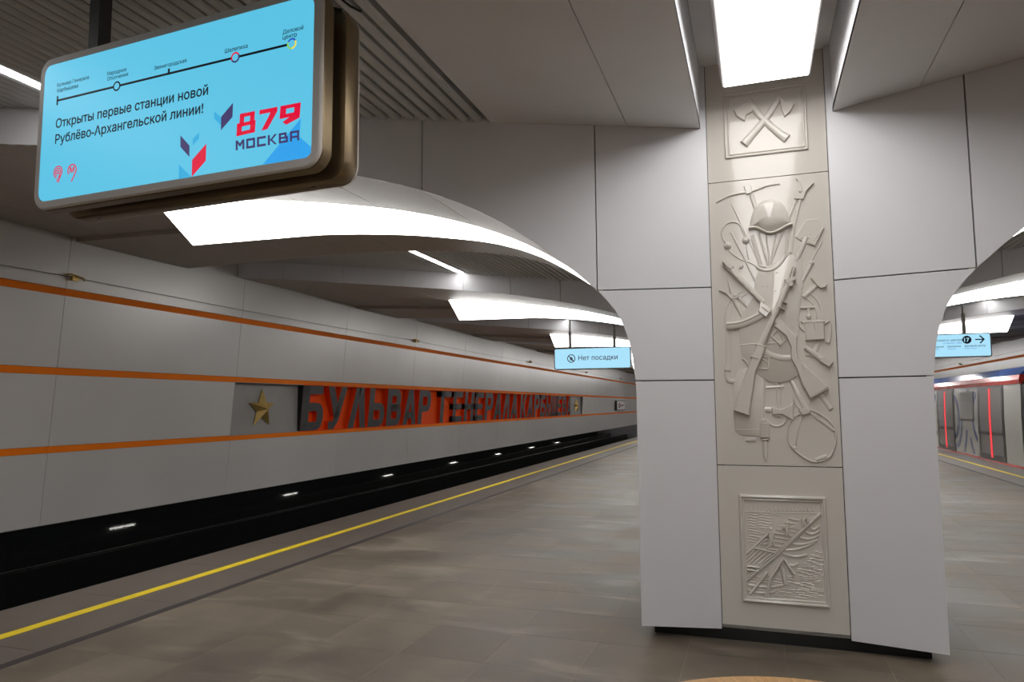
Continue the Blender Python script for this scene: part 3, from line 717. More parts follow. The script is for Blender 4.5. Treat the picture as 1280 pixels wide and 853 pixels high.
# knife and hoop
m = Rel(); m.stroke(B((465, 368), (500, 440), (548, 525)), [18*e, 24*e, 28*e], .013); m.stroke(B((622, 445), (678, 518)), 26*e, .012); m.done('knife_sheath', big)
m = Rel(); hp2 = B((520, 538), (478, 565), (452, 605), (444, 652), (455, 700), (484, 738), (530, 775), (585, 800), (635, 792), (676, 768), (694, 725), (704, 680), (697, 625), (670, 585), (625, 550), (580, 528), (545, 525), (520, 538))
m.stroke(smooth(hp2, 3), 11*e, .014); m.stroke(B((528, 545), (500, 640), (484, 730)), 7*e, .009); m.stroke(B((550, 522), (610, 570), (692, 630)), 18*e, .012); m.plate(B((505, 525), (530, 512), (566, 520), (565, 540), (525, 552)), .022)
m.stroke(B((598, 790), (655, 770)), 20*e, .02); m.disc(B((484, 728))[0], 12*e, .016); m.disc(B((690, 628))[0], 12*e, .016); m.stroke(smooth(B((478, 440), (480, 480), (512, 520))), 9*e, .01); m.done('carrying_hoop', big)

# crossed axes panel
axp = RP[2]; C3 = CR(880, 80, 5.689); e3 = px1/5.689
def frame_rect(m, pts, w_, h_):
    us = [p[0] for p in pts]; vs = [p[1] for p in pts]
    u0_, u1_ = (us[0]+us[3])/2, (us[1]+us[2])/2; v1_, v0_ = (vs[0]+vs[1])/2, (vs[2]+vs[3])/2
    q = [(u0_, v0_), (u1_, v0_), (u1_, v1_), (u0_, v1_)]
    for i in range(4): m.stroke([q[i], q[(i+1) % 4]], w_, h_)
    for p in q: m.disc(p, w_*.5, h_)
    return u0_, u1_, v0_, v1_
fr3 = C3((143, 222), (702, 152), (746, 606), (157, 668))
m = Rel(); frame_rect(m, fr3, .016, .016); frame_rect(m, C3((170, 243), (684, 180), (728, 585), (180, 645)), .014, .010); m.done('frame', axp)
def axe(hd, hl):
    m = Rel(); m.plate(hd, .022, .007); m.stroke(hl, [44*e3, 46*e3, 50*e3, 54*e3, 66*e3], .028, seg=8); m.done('axe', axp)
axe(C3((352, 318), (318, 252), (272, 290), (212, 335), (235, 380), (290, 410), (302, 368), (345, 345)), C3((318, 262), (400, 372), (480, 450), (545, 505), (590, 532)))
axe(C3((545, 300), (530, 222), (580, 270), (642, 292), (612, 345), (572, 382), (552, 332)), C3((535, 238), (470, 350), (400, 440), (330, 520), (285, 572)))

# raft scene panel
rap = RP[0]; C4 = CR(900, 600, 5.018); e4 = px1/5.018
m = Rel(); frame_rect(m, C4((130, 106), (652, 114), (682, 786), (148, 757)), .026, .026); frame_rect(m, C4((146, 124), (640, 134), (664, 765), (160, 742)), .016, .016); m.done('frame', rap)
m = Rel(); m.stroke(C4((165, 630), (350, 478), (632, 210)), 20*e4, .02); m.stroke(C4((165, 612), (345, 462), (520, 310)), 8*e4, .024)
for i in range(6): m.stroke(C4((168+i*3, 490+i*22), (300+i*14-20, 390+i*18-10)), 9*e4, .011)
m.stroke(C4((170, 462), (300, 340)), 10*e4, .016); m.stroke(C4((205, 425), (350, 458)), 12*e4, .018)
for i in range(9): m.stroke(C4((222+i*26, 420-i*22), (362+i*24, 442-i*22)), 8*e4, .011)
m.plate(C4((440, 300), (500, 262), (600, 225), (560, 290), (500, 318)), .009); m.done('raft_deck', rap)
def figure(x, y, s):
    m = Rel(); f = lambda *p: C4(*[(x+a*s, y+b*s) for a, b in p])
    m.disc(f((0, -52))[0], 9*s*e4, .026); m.plate(f((-16, -38), (-4, -44), (12, -40), (22, -18), (14, -5), (22, 30), (30, 55), (14, 58), (8, 20), (2, 58), (-12, 56), (-8, 10), (-14, -8)), .024)
    m.stroke(f((-12, -32), (-30, -10), (-4, -14)), 8*s*e4, .026); m.done('raftsman', rap)
figure(320, 360, 1.0); figure(418, 312, .75); figure(520, 262, .55); figure(548, 252, .45)
for (pts, wd) in (([(400, 490), (310, 630)], 17), ([(318, 622), (290, 735)], 20), ([(298, 580), (190, 716)], 15), ([(388, 540), (412, 655)], 26), ([(398, 492), (462, 590)], 15), ([(170, 540), (250, 548)], 12), ([(168, 560), (240, 572)], 12)):
    m = Rel(); m.stroke(C4(*pts), wd*e4, .026, seg=8); m.done('timber_beam', rap)
for i, (x0, y0, x1, y1) in enumerate(((390, 462, 545, 470), (400, 440, 590, 395), (450, 400, 610, 378), (500, 362, 618, 350), (540, 330, 622, 320), (565, 300, 622, 290), (410, 520, 490, 525), (180, 660, 430, 655), (170, 690, 350, 700))):
    m = Rel(); m.stroke(smooth(C4((x0, y0), ((x0*2+x1)/3, (y0*2+y1)/3+14), ((x0+2*x1)/3, (y0+2*y1)/3+14), (x1, y1))), 15*e4, .012); m.done('boat_hull', rap)
m = Rel(); rnd = random.Random(3)
def wave(x, y, l, s):
    m.stroke(smooth(C4((x, y), (x+l*.3, y-5*s+l*.03), (x+l*.65, y+6*s+l*.06), (x+l, y+l*.1))), 8*e4, .007, seg=4)
for i in range(26): 
    y = 400+i*13.2; x = max(470, 620-(y-400)*.9)+rnd.random()*40
    while x < 600: l = 40+rnd.random()*50; wave(x, y+rnd.random()*8, min(l, 650-x), rnd.random()); x += l+12
for i in range(12):
    y = 215+i*17; x = 165+rnd.random()*30
    while x < 330-(i*8): l = 45+rnd.random()*40; wave(x, y, l, .4); x += l+15
for i in range(7):
    x = 180+rnd.random()*30; y = 600+i*21
    while x < 420: l = 40+rnd.random()*50; wave(x, y, l, .5); x += l+14
m.stroke(C4((158, 200), (632, 212)), 6*e4, .008)
for i in range(16): 
    x = 180+i*26; m.plate(C4((x, 198), (x+6, 170+rnd.random()*20), (x+16, 168+rnd.random()*20), (x+22, 199)), .006, .003)
tag(m.done('river_waves', rap), kind='stuff')

# ------------------------------------------------------------------ ceiling between the arches
ceiling = MB(); ceiling.box(-10.2, 10.4, Y0, Y1, 4.80, 4.9)
ceiling = tag(ceiling.build('ceiling', 'void'), kind='structure')
for sg in (-1, 1):
    m = MB(); b = [(XC+sg*1.9, y, zceil(1.9)+.16) for y in (Y0, Y1)]; c = [(XC+sg*10.1, y, zceil(10.1)+.16) for y in (Y0, Y1)]
    m.add(b+c, [(0, 1, 3, 2)]); link('ceiling_backing', m.mesh('ceiling_backing', 'void', recalc=False), ceiling)
sl = MB()      # one slat of unit length, rounded channel profile hanging from z = 0
prof = [(-.034, .08), (-.034, .012), (-.022, 0), (.022, 0), (.034, .012), (.034, .08)]
sl.prism([(x, 0, z) for x, z in prof], [(x, 1, z) for x, z in prof])
slat_me = sl.mesh('ceiling_slat', 'slat')
LBZ = 3.76; qa = on_plane(905.4, 107.5, (0, 0, LBZ), (0, 0, 1)); qb = on_plane(1009.8, 93.3, (0, 0, LBZ), (0, 0, 1))
LBX, LBW, LBG = (qa.x+qb.x)/2, (qb.x-qa.x)/2, YC+.07-(qa.y+qb.y)/2
SLP = .105; NS = int((9.62-1.98)/SLP)
for k in range(NP+1):
    def ya(dx): return max(YC+(k-1)*PITCH+yb(dx), Y0) if k else Y0+2
    def yb_(dx): return YC+k*PITCH+yf(dx) if k < NP else Y1
    for sg in (-1, 1):
        stuff = MB()
        for i in range(NS):
            dx = 1.995+SLP*(i+.5); y0 = ya(dx)+.002; y1 = yb_(dx)-.004; z = zceil(dx)
            if abs(dx-5.215) < .06 and k <= NP: continue
            if y1-y0 < .05: continue
            if k == 0 and sg < 0:
                o = link('ceiling_slat', slat_me, ceiling, (XC+sg*dx, y0, z)); o.scale = (1, y1-y0, 1)
            else:
                stuff.prism([(XC+sg*dx+x, y0, z+zz) for x, zz in prof], [(XC+sg*dx+x, y1, z+zz) for x, zz in prof])
        if stuff.v: tag(stuff.build('ceiling_slats', 'slat', ceiling), kind='stuff')
        for (d0, d1) in ((.44, .95), (.956, 1.955)):
            m = MB(); q = [(d0, ya(d0)+.003), (d1, ya(d1)+.003), (d1, yb_(d1)-.004), (d0, yb_(d0)-.004)]
            m.prism([(XC+sg*d, y, zceil(d)) for d, y in q], [(XC+sg*d, y, zceil(d)+.03) for d, y in q]); m.build('ceiling_panel', 'ceil', ceiling)
        m = MB(); q = [ya(.44)+.003, yb_(.44)-.004]
        m.prism([(XC+sg*.44, q[0], 3.6), (XC+sg*.44, q[1], 3.6), (XC+sg*.44, q[1], 4.09), (XC+sg*.44, q[0], 4.09)], [(XC+sg*.462, q[0], 3.602), (XC+sg*.462, q[1], 3.602), (XC+sg*.462, q[1], 4.09), (XC+sg*.462, q[0], 4.09)]); m.build('trough_side', 'ceil', ceiling)
    y0, y1 = ya(.44)+.02, yb_(.0)-.01
    m = MB(); m.box(XC-.437, XC+.437, y0, y1, 4.08, 4.095); m.build('trough_top', 'ceil', ceiling)
    # light box in the trough
    t = tag(empty('light_box', (LBX, y0, LBZ)), 'long glowing light box in the ceiling trough %s' % ('in front of the nearest pillar' if k == 0 else 'between the %s and %s pillars' % (ORD[k-1], ORD[k] if k < NP else 'last')), 'light', 'light boxes along the platform axis')
    l = y1-y0-LBG
    hs = [(-LBW-.045, .24), (LBW+.045, .24), (LBW+.03, .08), (LBW+.012, .0), (-LBW-.012, .0), (-LBW-.03, .08)]
    m = MB(); m.prism([(x, .30, z) for x, z in hs], [(x, l+.01, z) for x, z in hs]); m.build('housing', 'whiteframe', t)
    m = MB(); m.box(-LBW, LBW, .31, l, -.006, .0); m.build('diffuser', 'lampbox', t)
    m = MB(); m.box(-.03, .03, 0, .06, .24, 4.08-LBZ); hm = m.mesh('hanger', 'whiteframe')
    for yh in (.6, l-.5): link('hanger', hm, t, (0, yh, 0))
    for sg, sd in ((-1, 'left'), (1, 'right')):
        dx = 5.215; y0 = ya(dx)+.06; y1 = yb_(dx)-.06
        t = tag(empty('linear_light', (XC+sg*dx, y0, zceil(dx))), 'thin white lamp among the %s ceiling slats %s' % (sd, 'before the nearest arch' if k == 0 else 'beyond the %s arch' % ORD[k-1]), 'light', 'thin lamps among the ceiling slats')
        m = MB(); m.box(-.04, .04, 0, y1-y0, .01, .10); m.build('housing', 'whiteframe', t)
        m = MB(); m.box(-.032, .032, .01, y1-y0-.01, -.004, .01); m.build('diffuser', 'lampline', t)
for nm, y in (('wall_back', Y0), ('wall_front', Y1)):
    m = MB(); m.box(-10.2, 10.4, y-.1, y, -1.7, 4.9) if y < 0 else m.box(-10.2, 10.4, y, y+.1, -1.7, 4.9); tag(m.build(nm, 'panel'), kind='structure')

# ------------------------------------------------------------------ big hanging display
def rounded(x0, x1, z0, z1, r, n=6):
    out = []
    for (cx, cz, a0) in ((x1-r, z0+r, -90), (x1-r, z1-r, 0), (x0+r, z1-r, 90), (x0+r, z0+r, 180)):
        for i in range(n+1): a = math.radians(a0+90*i/n); out.append((cx+r*math.cos(a), cz+r*math.sin(a)))
    return out
SX0, SX1, SZ0, SZ1 = -3.63, -1.765, 2.648, 3.492
SYAW = math.atan(-.05)
disp = tag(empty('led_display', (-2.6, 2.6, SZ0)), 'large double sided blue display hanging on posts at upper left', 'display')
disp.rotation_euler = (0, 0, SYAW)
LX0, LX1, LZ0, LZ1 = (SX0+2.6), (SX1+2.6), 0, SZ1-SZ0
def loop(g, y, r): return [(x, y, z) for x, z in rounded(LX0+g, LX1-g, LZ0+g, LZ1-g, r)]
def shell(name, specs, mat_, parent):       # lofted closed rounded box from (inset, y, radius)
    m = MB(); n = len(loop(*specs[0])); 
    for sp in specs: m.v += loop(*sp)
    for i in range(len(specs)-1):
        for k in range(n): j = (k+1) % n; m.face((i*n+k, i*n+j, (i+1)*n+j, (i+1)*n+k))
    m.face(range(n-1, -1, -1)); m.face(range((len(specs)-1)*n, len(specs)*n)); return m.build(name, mat_, parent, smooth=True)
shell('front_case', [(.006, .012, .085), (0, .02, .09), (0, .075, .09), (.02, .10, .075), (.05, .105, .06)], 'bronze', disp)
shell('bezel', [(.05, -.004, .05), (.044, -.009, .055), (.010, -.007, .08), (.004, -.001, .085), (.003, .012, .086)], 'bezel', disp)
shell('inner_frame', [(.07, .105, .05), (.07, .20, .05)], 'darkgap', disp)
shell('rear_case', [(.03, .17, .07), (.006, .18, .085), (0, .19, .09), (0, .27, .09), (.006, .28, .085)], 'bronze', disp)
shell('rear_bezel', [(.003, .279, .086), (.004, .29, .085), (.03, .294, .06)], 'bezel', disp)
scr = shell('screen', [(.047, -.0065, .05), (.047, -.0095, .05)], 'screen', disp)
for xx in (.22, LX1-LX0-.30):
    m = MB(); m.box(LX0+xx, LX0+xx+.075, .10, .175, LZ1-.02, zceil(abs(SX0+xx-XC))-SZ0+.05); m.build('post', 'dsteel', disp)
m = MB(); m.tube([(LX1-.10, .12, LZ1-.04), (LX1-.03, .10, LZ1+.02), (LX1+.05, .13, LZ1-.05), (LX1+.09, .16, LZ1-.07)], .006, 6); m.tube([(LX1-.09, .13, LZ1-.02), (LX1-.04, .18, LZ1-.02), (LX1-.02, .2, LZ1-.09)], .008, 6); m.build('cable', 'black', disp)
m = MB(); m.cyl((0, 0), .008, .008, -.004, .01, 8); sme = m.mesh('screw', 'steel')
for i in range(6): link('screw', sme, disp, (LX0+.2+i*.29, .23, 0))
disp_inv = (Matrix.Translation(disp.location) @ Matrix.Rotation(SYAW, 4, 'Z')).inverted()
dn = Vector((-math.tan(SYAW), 1, 0))
def sp(px, py):                              # photo pixel -> (x, z) on the screen face
    p = disp_inv @ on_plane(px, py, disp.location + Matrix.Rotation(SYAW, 3, 'Z') @ Vector((0, -.0095, 0)), dn); return p.x, p.z
def txt(name, body, p0, p1, mat_='p_navy', bold=0.012, height=None):
    a = Vector(sp(*p0)); b = Vector(sp(*p1)); wd = (b-a).length
    return text_on(name, body, scr, lambda s, t: (a.x+s, -.0108, a.y+(b.y-a.y)*.0+t), wd, mat_, bold, height)
def poly(name, pts, mat_, raw=False, d=0.0):
    q = pts if raw else [sp(*p) for p in pts]; m = MB(); m.prism([(x, -.0108-d, z) for x, z in q], [(x, -.0096, z) for x, z in q]); return m.build(name, mat_, scr)
def lines(name, segs, wd, mat_, d=0.0):      # chain of bars in screen (x, z) coordinates
    m = MB()
    for (x0, z0, x1, z1) in segs:
        v = Vector((x1-x0, z1-z0)); n = v.normalized(); t = Vector((-n.y, n.x))*wd/2; nn = n*wd*.5
        q = [(x0-nn.x+t.x, z0-nn.y+t.y), (x1+nn.x+t.x, z1+nn.y+t.y), (x1+nn.x-t.x, z1+nn.y-t.y), (x0-nn.x-t.x, z0-nn.y-t.y)]
        m.prism([(x, -.0108-d, z) for x, z in q], [(x, -.0096, z) for x, z in q])
    return m.build(name, mat_, scr)
C1 = lambda x, y: (x/2.667, y/2.667)
# route line
la, lb = sp(*C1(192, 331)), sp(*C1(972, 152))
lz = (la[1]+lb[1])/2
xs_ = [sp(*C1(*p))[0] for p in ((192, 331), (390, 286), (563, 243), (785, 194), (973, 152))]
lines('route_line', [(xs_[0], lz, xs_[4], lz)], .011, 'p_navy')
lines('station_mark', [(xs_[0], lz-.02, xs_[0], lz+.02)], .010, 'p_navy'); lines('station_mark', [(xs_[2], lz, xs_[2], lz+.02)], .012, 'p_navy')
def ring(name, c, r, wd, mat_, a0=0, a1=360, n=24, d=.0006):
    pts = [(c[0]+r*math.cos(math.radians(a0+(a1-a0)*i/n)), c[1]+r*math.sin(math.radians(a0+(a1-a0)*i/n))) for i in range(n+1)]; m = MB()
    ax = [(c[0]+(r+wd/2)*math.cos(math.radians(a0+(a1-a0)*i/n)), c[1]+(r+wd/2)*math.sin(math.radians(a0+(a1-a0)*i/n))) for i in range(n+1)]
    bx_ = [(c[0]+(r-wd/2)*math.cos(math.radians(a0+(a1-a0)*i/n)), c[1]+(r-wd/2)*math.sin(math.radians(a0+(a1-a0)*i/n))) for i in range(n+1)]
    m.ribbon([(x, -.0108-d, z) for x, z in ax], [(x, -.0108-d, z) for x, z in bx_], [(0, .001, 0)]*(n+1)); return m.build(name, mat_, scr)
for i, cs_ in ((1, ['p_navy']), (3, ['p_red', 'p_purple']), (4, ['p_dblue', 'p_green', 'p_yellow'])):
    c = (xs_[i], lz); q = [(c[0]+.021*math.cos(2*math.pi*k/20), c[1]+.021*math.sin(2*math.pi*k/20)) for k in range(20)]; poly('station_dot', q, 'screen', True, .0003)
    for j, cm in enumerate(cs_): ring('station_ring', c, .022, .008, cm, 360*j/len(cs_)+30, 360*(j+1)/len(cs_)+30)
txt('station_name', 'Бульвар Генерала', C1(191, 290), C1(297, 267)); txt('station_name', 'Карбышева', C1(191, 309), C1(261, 294))
txt('station_name', 'Народное', C1(358, 253), C1(422, 240)); txt('station_name', 'Ополчение', C1(358, 270), C1(428, 254))
txt('station_name', 'Звенигородская', C1(514, 234), C1(622, 210)); txt('station_name', 'Шелепиха', C1(750, 178), C1(826, 164))
txt('station_name', 'Деловой', C1(943, 115), C1(1012, 100)); txt('station_name', 'центр', C1(943, 133), C1(990, 124))
txt('headline', 'Открыты первые станции новой', C1(186, 428), C1(694, 322), bold=.018); txt('headline', 'Рублёво-Архангельской линии!', C1(184, 480), C1(678, 372), bold=.018)
# emblem of the anniversary
poly('emblem_leaf', [C1(715, 372), C1(738, 392), C1(737, 418), C1(715, 396)], 'p_midblue'); poly('emblem_leaf', [C1(738, 390), C1(777, 344), C1(775, 390), C1(737, 434)], 'p_purple')
poly('emblem_leaf', [C1(602, 452), C1(632, 486), C1(631, 523), C1(602, 490)], 'p_purple'); poly('emblem_leaf', [C1(643, 463), C1(664, 443), C1(662, 464), C1(643, 484)], 'p_midblue')
poly('emblem_leaf', [C1(641, 534), C1(688, 480), C1(686, 536), C1(640, 589)], 'p_red'); poly('emblem_leaf', [C1(597, 549), C1(638, 590), C1(597, 597)], 'p_midblue')
poly('corner_wedge', [C1(876, 549), C1(1003, 396), C1(998, 456), C1(1037, 490), C1(1036, 510), C1(1020, 526)], 'p_blue', d=-.0006)
def quad_map(q):                              # unit square -> screen, bilinear over four photo pixels (bl, br, tr, tl)
    P_ = [sp(*C1(*p)) for p in q]
    return lambda s, t: tuple(P_[0][i]*(1-s)*(1-t)+P_[1][i]*s*(1-t)+P_[2][i]*s*t+P_[3][i]*(1-s)*t for i in (0, 1))
f8 = quad_map([(789, 455), (998, 406), (1003, 342), (793, 382)])
def strokes(name, fm, polys, mat_, d=.0008):
    m = MB()
    for q in polys: m.prism([(fm(*p)[0], -.0108-d, fm(*p)[1]) for p in q], [(fm(*p)[0], -.0096, fm(*p)[1]) for p in q])
    return m.build(name, mat_, scr)
R_ = lambda a, b, c, d: [(a, c), (b, c), (b, d), (a, d)]
strokes('digit', f8, [R_(0, .27, 0, .17), R_(0, .27, .40, .57), R_(.04, .27, .83, 1), R_(0, .08, 0, .57), R_(.22, .30, 0, .57), R_(.04, .11, .40, 1), R_(.21, .28, .40, 1)], 'p_red')
strokes('digit', f8, [[(.36, .80), (.36, 1), (.64, 1), (.64, .80)], [(.55, .95), (.64, .95), (.64, .78), (.50, 0), (.41, 0), (.52, .65)]], 'p_red')
strokes('digit', f8, [R_(.69, 1.0, .82, 1), R_(.69, .78, .40, 1), R_(.91, 1.0, .40, 1), R_(.69, 1.0, .36, .55), [(1, .45), (1, .22), (.80, 0), (.74, .17), (.88, .42)]], 'p_red')
fm_ = quad_map([(787, 502), (1000, 468), (1000, 434), (787, 470)])
def blk(x, segs): return [[(x+a*.135, b) for a, b in q] for q in segs]
t_ = .2
moscow = [[R_(0, t_, 0, 1), R_(1-t_, 1, 0, 1), [(0, 1), (t_, 1), (.6, .5), (.45, .35)], [(1-t_, 1), (1, 1), (.55, .35), (.4, .5)]],
          [R_(0, t_, 0, 1), R_(1-t_, 1, 0, 1), R_(0, 1, 0, .22), R_(0, 1, .78, 1)],
          [R_(0, t_, 0, 1), R_(0, 1, 0, .22), R_(0, 1, .78, 1)],
          [R_(0, t_, 0, 1), [(t_, .4), (.75, 1), (1, 1), (.35, .4)], [(t_, .6), (.75, 0), (1, 0), (.4, .6)]],
          [R_(0, t_, 0, 1), R_(1-t_, 1, 0, .55), R_(0, 1, 0, .2), R_(0, 1, .42, .6), R_(.0, .85, .8, 1), R_(.65, .85, .5, 1)],
          [R_(0, t_, 0, 1), R_(1-t_, 1, 0, 1), R_(0, 1, .8, 1), R_(0, 1, .32, .5)]]
for i, q in enumerate(moscow): strokes('city_letter', fm_, blk(i*.171, q), 'p_purple', .0012)
# two round transport marks
c9 = sp(*C1(194, 574)); cM = sp(*C1(241, 568)); 
for r_, a0, a1 in ((.031, -60, 250), (.020, -60, 250), (.009, 0, 360)): ring('transport_mark', c9, r_, .0055, 'p_red', a0, a1)
lines('transport_mark', [(c9[0]+.012, c9[1]-.020, c9[0]-.006, c9[1]-.050), (c9[0]+.019, c9[1]-.026, c9[0]+.006, c9[1]-.055)], .0055, 'p_red')
ring('metro_mark', cM, .031, .006, 'p_red', -50, 215); lines('metro_mark', [(cM[0]+.020, cM[1]-.025, cM[0]+.0, cM[1]-.058)], .006, 'p_red')
text_on('metro_mark', 'М', scr, lambda s, t: (cM[0]-.017+s, -.0114, cM[1]-.012+t), .034, 'p_red', .03)

# ------------------------------------------------------------------ far hanging signs
def hang_sign(x0, x1, y, z0, z1, label, posts):
    t = tag(empty('hanging_sign', ((x0+x1)/2, y, z0)), label, 'sign', 'blue signs hanging over the platform halves')
    hw = (x1-x0)/2; h = z1-z0
    m = MB(); q = rounded(-hw, hw, 0, h, .05); m.prism([(x, 0, z) for x, z in q], [(x, .16, z) for x, z in q]); m.build('case', 'steel', t, smooth=True)
    m = MB(); q = rounded(-hw+.022, hw-.022, .022, h-.022, .035); m.prism([(x, -.006, z) for x, z in q], [(x, 0, z) for x, z in q]); s = m.build('screen', 'screen2', t)
    for xp in posts:
        xp -= (x0+x1)/2; zt = zceil(abs(xp+(x0+x1)/2-XC))-z0+.03
        m = MB(); m.tube([(xp, .08, h-.01), (xp, .08, h+.42)], .038, 12); m.tube([(xp, .08, h+.4), (xp, .08, zt)], .022, 10); m.build('post', 'steel', t, smooth=True)
    return t, s, hw, h
ys = 17.0
qa = on_plane(692.5, 436, (0, ys, 0), (0, 1, 0)); qb = on_plane(789, 460, (0, ys, 0), (0, 1, 0))
t, s, hw, h = hang_sign(qa.x, qb.x, ys, qb.z-.01, qa.z, 'pale blue hanging sign with dark red no boarding text seen through the left arch', [on_plane(711.5, 420, (0, ys, 0), (0, 1, 0)).x, on_plane(767, 420, (0, ys, 0), (0, 1, 0)).x])
pl_ = lambda x, z: (lambda a, b: (x+a, -.0075, z+b))
text_on('lettering', 'Нет посадки', s, pl_(-.34, h*.42), .98, 'p_maroon', .006)
m = MB(); c = (-.52, h*.51); n = 20
for i in range(n):
    a, b = 2*math.pi*i/n, 2*math.pi*(i+1)/n
    m.add([(c[0]+r_*math.cos(q), -.0075, c[1]+r_*math.sin(q)) for r_, q in ((.105, a), (.105, b), (.085, b), (.085, a))], [(0, 1, 2, 3)])
for x0_, z0_, x1_, z1_ in ((0, .035, -.01, -.01), (-.01, -.01, .03, -.06), (-.01, -.01, -.04, -.055), (0, .03, .04, .0), (0, .03, -.04, .0), (-.07, .07, .07, -.07)):
    v = Vector((x1_-x0_, z1_-z0_)); tt = Vector((-v.y, v.x)).normalized()*.010
    m.add([(c[0]+x0_+tt.x, -.0075, c[1]+z0_+tt.y), (c[0]+x1_+tt.x, -.0075, c[1]+z1_+tt.y), (c[0]+x1_-tt.x, -.0075, c[1]+z1_-tt.y), (c[0]+x0_-tt.x, -.0075, c[1]+z0_-tt.y)], [(0, 1, 2, 3)])
link('pictogram', m.mesh('pictogram', 'p_maroon', recalc=False), s)
qa = on_plane(1238.5, 415.5, (0, ys, 0), (0, 1, 0)); qb = on_plane(1238.5, 446, (0, ys, 0), (0, 1, 0))
t, s, hw, h = hang_sign(qa.x-1.95, qa.x, ys, qb.z, qa.z, 'blue direction sign with arrow and number seventeen hanging beyond the right arch', [on_plane(1205.5, 400, (0, ys, 0), (0, 1, 0)).x, qa.x-1.5])
text_on('lettering', 'До Делового центра', s, pl_(hw-1.20, h*.68), .68, 'p_navy', .004)
text_on('lettering', 'to Delovoy Tsentr', s, pl_(hw-.88, h*.575), .36, 'p_dblue')
for bd, x_, w_ in (('Звенигородская', -1.24, .37), ('Шелепиха', -.80, .24), ('Деловой центр', -.49, .38)): text_on('lettering', bd, s, pl_(hw+x_, h*.43), w_, 'p_navy', .01)
for bd, x_, w_ in (('Zvenigorodskaya', -1.24, .28), ('Shelepikha', -.80, .15), ('Delovoy Tsentr', -.49, .22)): text_on('lettering', bd, s, pl_(hw+x_, h*.34), w_, 'p_dblue')
m = MB(); c = (hw-.44, h*.72); m.add([(c[0], -.0075, c[1])]+[(c[0]+.085*math.cos(2*math.pi*i/20), -.0075, c[1]+.085*math.sin(2*math.pi*i/20)) for i in range(20)], [(0, i+1, (i+1) % 20+1) for i in range(20)]); link('line_badge', m.mesh('line_badge', 'p_navy', recalc=False), s)
text_on('badge_number', '17', s, (lambda a, b: (c[0]-.05+a, -.009, c[1]-.04+b)), .095, 'screen2', .02)
m = MB(); ax, az = hw-.29, h*.72
for q in ([(0, -.012), (.15, -.012), (.15, .012), (0, .012)], [(.075, .07), (.095, .088), (.175, .0), (.145, -.004)], [(.075, -.07), (.095, -.088), (.175, .0), (.145, .004)]): m.add([(ax+x, -.0075, az+z) for x, z in q], [(0, 1, 2, 3)])
link('arrow', m.mesh('arrow', 'p_navy', recalc=False), s)

# ------------------------------------------------------------------ train at the right platform
TX, TY0, TY1 = 5.97, 20.0, 39.4
tr = tag(empty('metro_train', (TX, TY0, -1.1)), 'grey metro train with blue roof edge, red band and red lit doors', 'train')
def tp(d, y, z): return (d, y, z+1.1)
L_ = TY1-TY0
sec = [(0.10, -.35), (0.02, -.05), (0.0, .05), (0.0, 1.2), (.03, 2.06)]
def loft(name, pts, mat_, y0=0.0, y1=L_, parent=tr, back=2.75):
    m = MB(); m.prism([tp(d, y0, z) for d, z in pts], [tp(d, y1, z) for d, z in pts]); return m.build(name, mat_, parent)
loft('body', sec+[(.25, 2.4), (2.45, 2.4), (2.67, 2.06), (2.70, 1.2), (2.70, .05), (2.60, -.35)], 't_body', .05, L_)
loft('red_band', [(.0, 2.05), (-.012, 2.15), (.02, 2.27), (.20, 2.28), (.20, 2.05)], 't_red', 0, L_)
loft('roof_edge', [(.02, 2.275), (.22, 2.46), (.5, 2.52), (.5, 2.3)], 't_blue', 0, L_)
loft('roof', [(.5, 2.40), (.5, 2.52), (1.35, 2.60), (2.2, 2.52), (2.5, 2.40)], 't_blue', 0, L_)
loft('sill_strip', [(-.01, -.02), (-.01, .062), (.05, .062), (.05, -.02)], 't_red', 0, L_)
m = MB(); m.prism([tp(d, -.25, z) for d, z in ((.12, -.3), (.03, .05), (.05, 1.2), (.2, 2.1), (.45, 2.42), (2.25, 2.42), (2.5, 2.1), (2.65, 1.2), (2.6, -.3))], [tp(d, .05, z) for d, z in ((.06, -.3), (.012, .05), (.012, 1.2), (.05, 2.1), (.3, 2.45), (2.4, 2.45), (2.65, 2.1), (2.69, 1.2), (2.6, -.3))]); m.build('cab_end', 't_dark', tr)
def side_plate(name, y0, y1, z0, z1, th, mat_, parent, xoff=0.0):
    fx_ = lambda z: max(0, (z-1.2)*.035)
    m = MB(); m.prism([tp(fx_(z)-xoff-th, y, z) for y, z in ((y0, z0), (y1, z0), (y1, 1.2 if z0 < 1.2 < z1 else (z0+z1)/2), (y1, z1), (y0, z1), (y0, 1.2 if z0 < 1.2 < z1 else (z0+z1)/2))], [tp(fx_(z)-xoff+.01, y, z) for y, z in ((y0, z0), (y1, z0), (y1, 1.2 if z0 < 1.2 < z1 else (z0+z1)/2), (y1, z1), (y0, z1), (y0, 1.2 if z0 < 1.2 < z1 else (z0+z1)/2))])
    return m.build(name, mat_, parent)
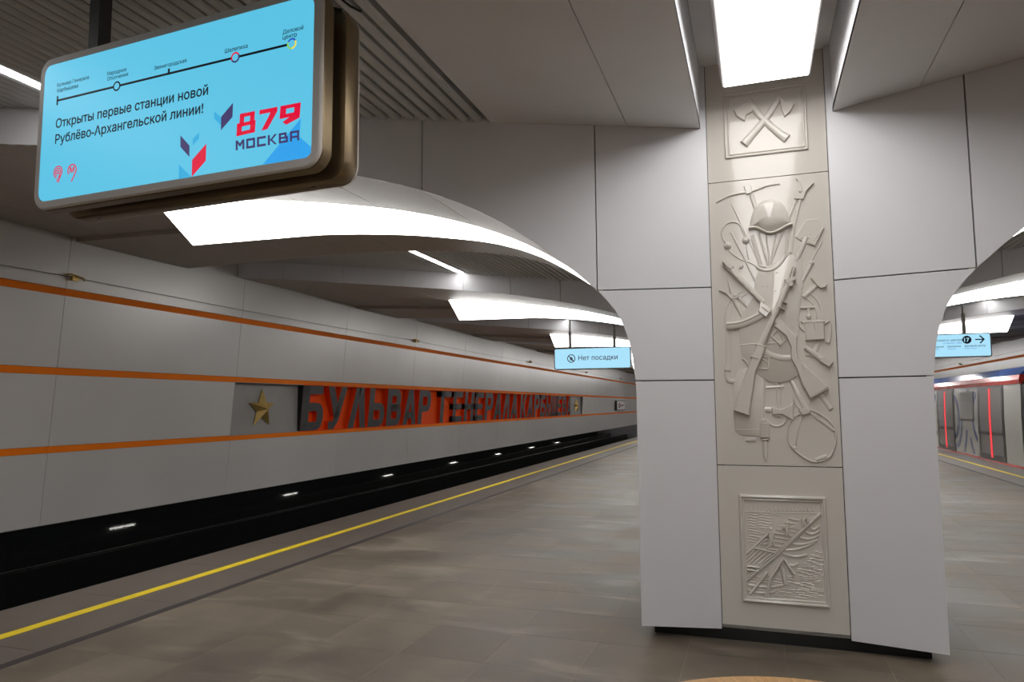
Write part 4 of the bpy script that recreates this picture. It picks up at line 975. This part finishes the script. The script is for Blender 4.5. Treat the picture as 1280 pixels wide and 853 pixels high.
for i in range(4):
    y0 = 1.30+i*4.85; y1 = y0+2.25
    d = side_plate('door', y0, y1, .045, 2.045, .012, 't_dark', tr)
    mid = (y0+y1)/2
    for a, b in ((y0+.12, mid-.10), (mid+.10, y1-.20)):
        side_plate('door_glass', a, b, .78, 1.97, .006, 't_glass', d, .012); side_plate('door_glass', a, b, .20, .72, .006, 't_glass', d, .012)
    for a in (-.055, .02): side_plate('door_light', mid+a, mid+a+.035, .12, 1.98, .010, 't_led', d, .012)
    if i < 3:
        w0 = y1+.42; w1 = w0+1.45
        wn = side_plate('window', w0, w1, 1.05, 1.93, .010, 't_dark', tr)
        side_plate('pane', w0+.06, w1-.06, 1.10, 1.60, .005, 't_win', wn, .010); side_plate('pane', w0+.06, w1-.06, 1.65, 1.88, .005, 't_win', wn, .010)
        for (cy, cz, r_, a0, a1, wd) in ((w1+.85, 1.15, .72, 95, 265, .17), (w1+.85, 1.15, 1.05, 160, 262, .16), (w1+.75, 1.15, 1.5, 195, 250, .16), (y1-.2, 1.2, .85, -60, 60, .16), (y1-.3, 1.0, 1.35, -70, -20, .16), (y1-.1, 1.15, 1.5, 34, 55, .16)):
            m = MB(); A_, B_ = [], []
            for q in range(25):
                a = math.radians(a0+(a1-a0)*q/24)
                for lst, rr in ((A_, r_), (B_, r_-wd)):
                    yy = min(max(cy+rr*math.cos(a), y1+.02), w1+.95); zz = min(max(cz+rr*math.sin(a), .10), 2.02); lst.append(tp(max(0, (zz-1.2)*.035)-.003, yy, zz))
            m.ribbon(A_, B_, [(.004, 0, 0)]*25); m.build('blue_arc', 't_blue', tr)

# ------------------------------------------------------------------ round bench
bn = tag(empty('round_bench', (.158, 2.557, 0)), 'round wooden bench just showing at the bottom edge before the pillar', 'bench')
m = MB(); pr = [(.0, .45), (.735, .45), (.757, .443), (.76, .43), (.755, .40), (.70, .39), (0, .39)]; n = 96
vs = [(r_*math.cos(2*math.pi*i/n), r_*math.sin(2*math.pi*i/n), z) for r_, z in pr[1:-1] for i in range(n)]
fs = [tuple(range(n)), tuple(range(len(vs)-1, len(vs)-n-1, -1))]+[(j*n+i, j*n+(i+1) % n, (j+1)*n+(i+1) % n, (j+1)*n+i) for j in range(len(pr)-3) for i in range(n)]
m.add(vs, fs); m.build('seat', 'wood', bn, smooth=True)
m = MB(); m.tube([(0, 0, .05), (0, 0, .392)], [.55, .62], 64); m.build('base', 'panel', bn, smooth=True)
m = MB(); m.cyl((0, 0), .50, .50, 0, .052, 64); m.build('foot', 'black', bn, smooth=True)
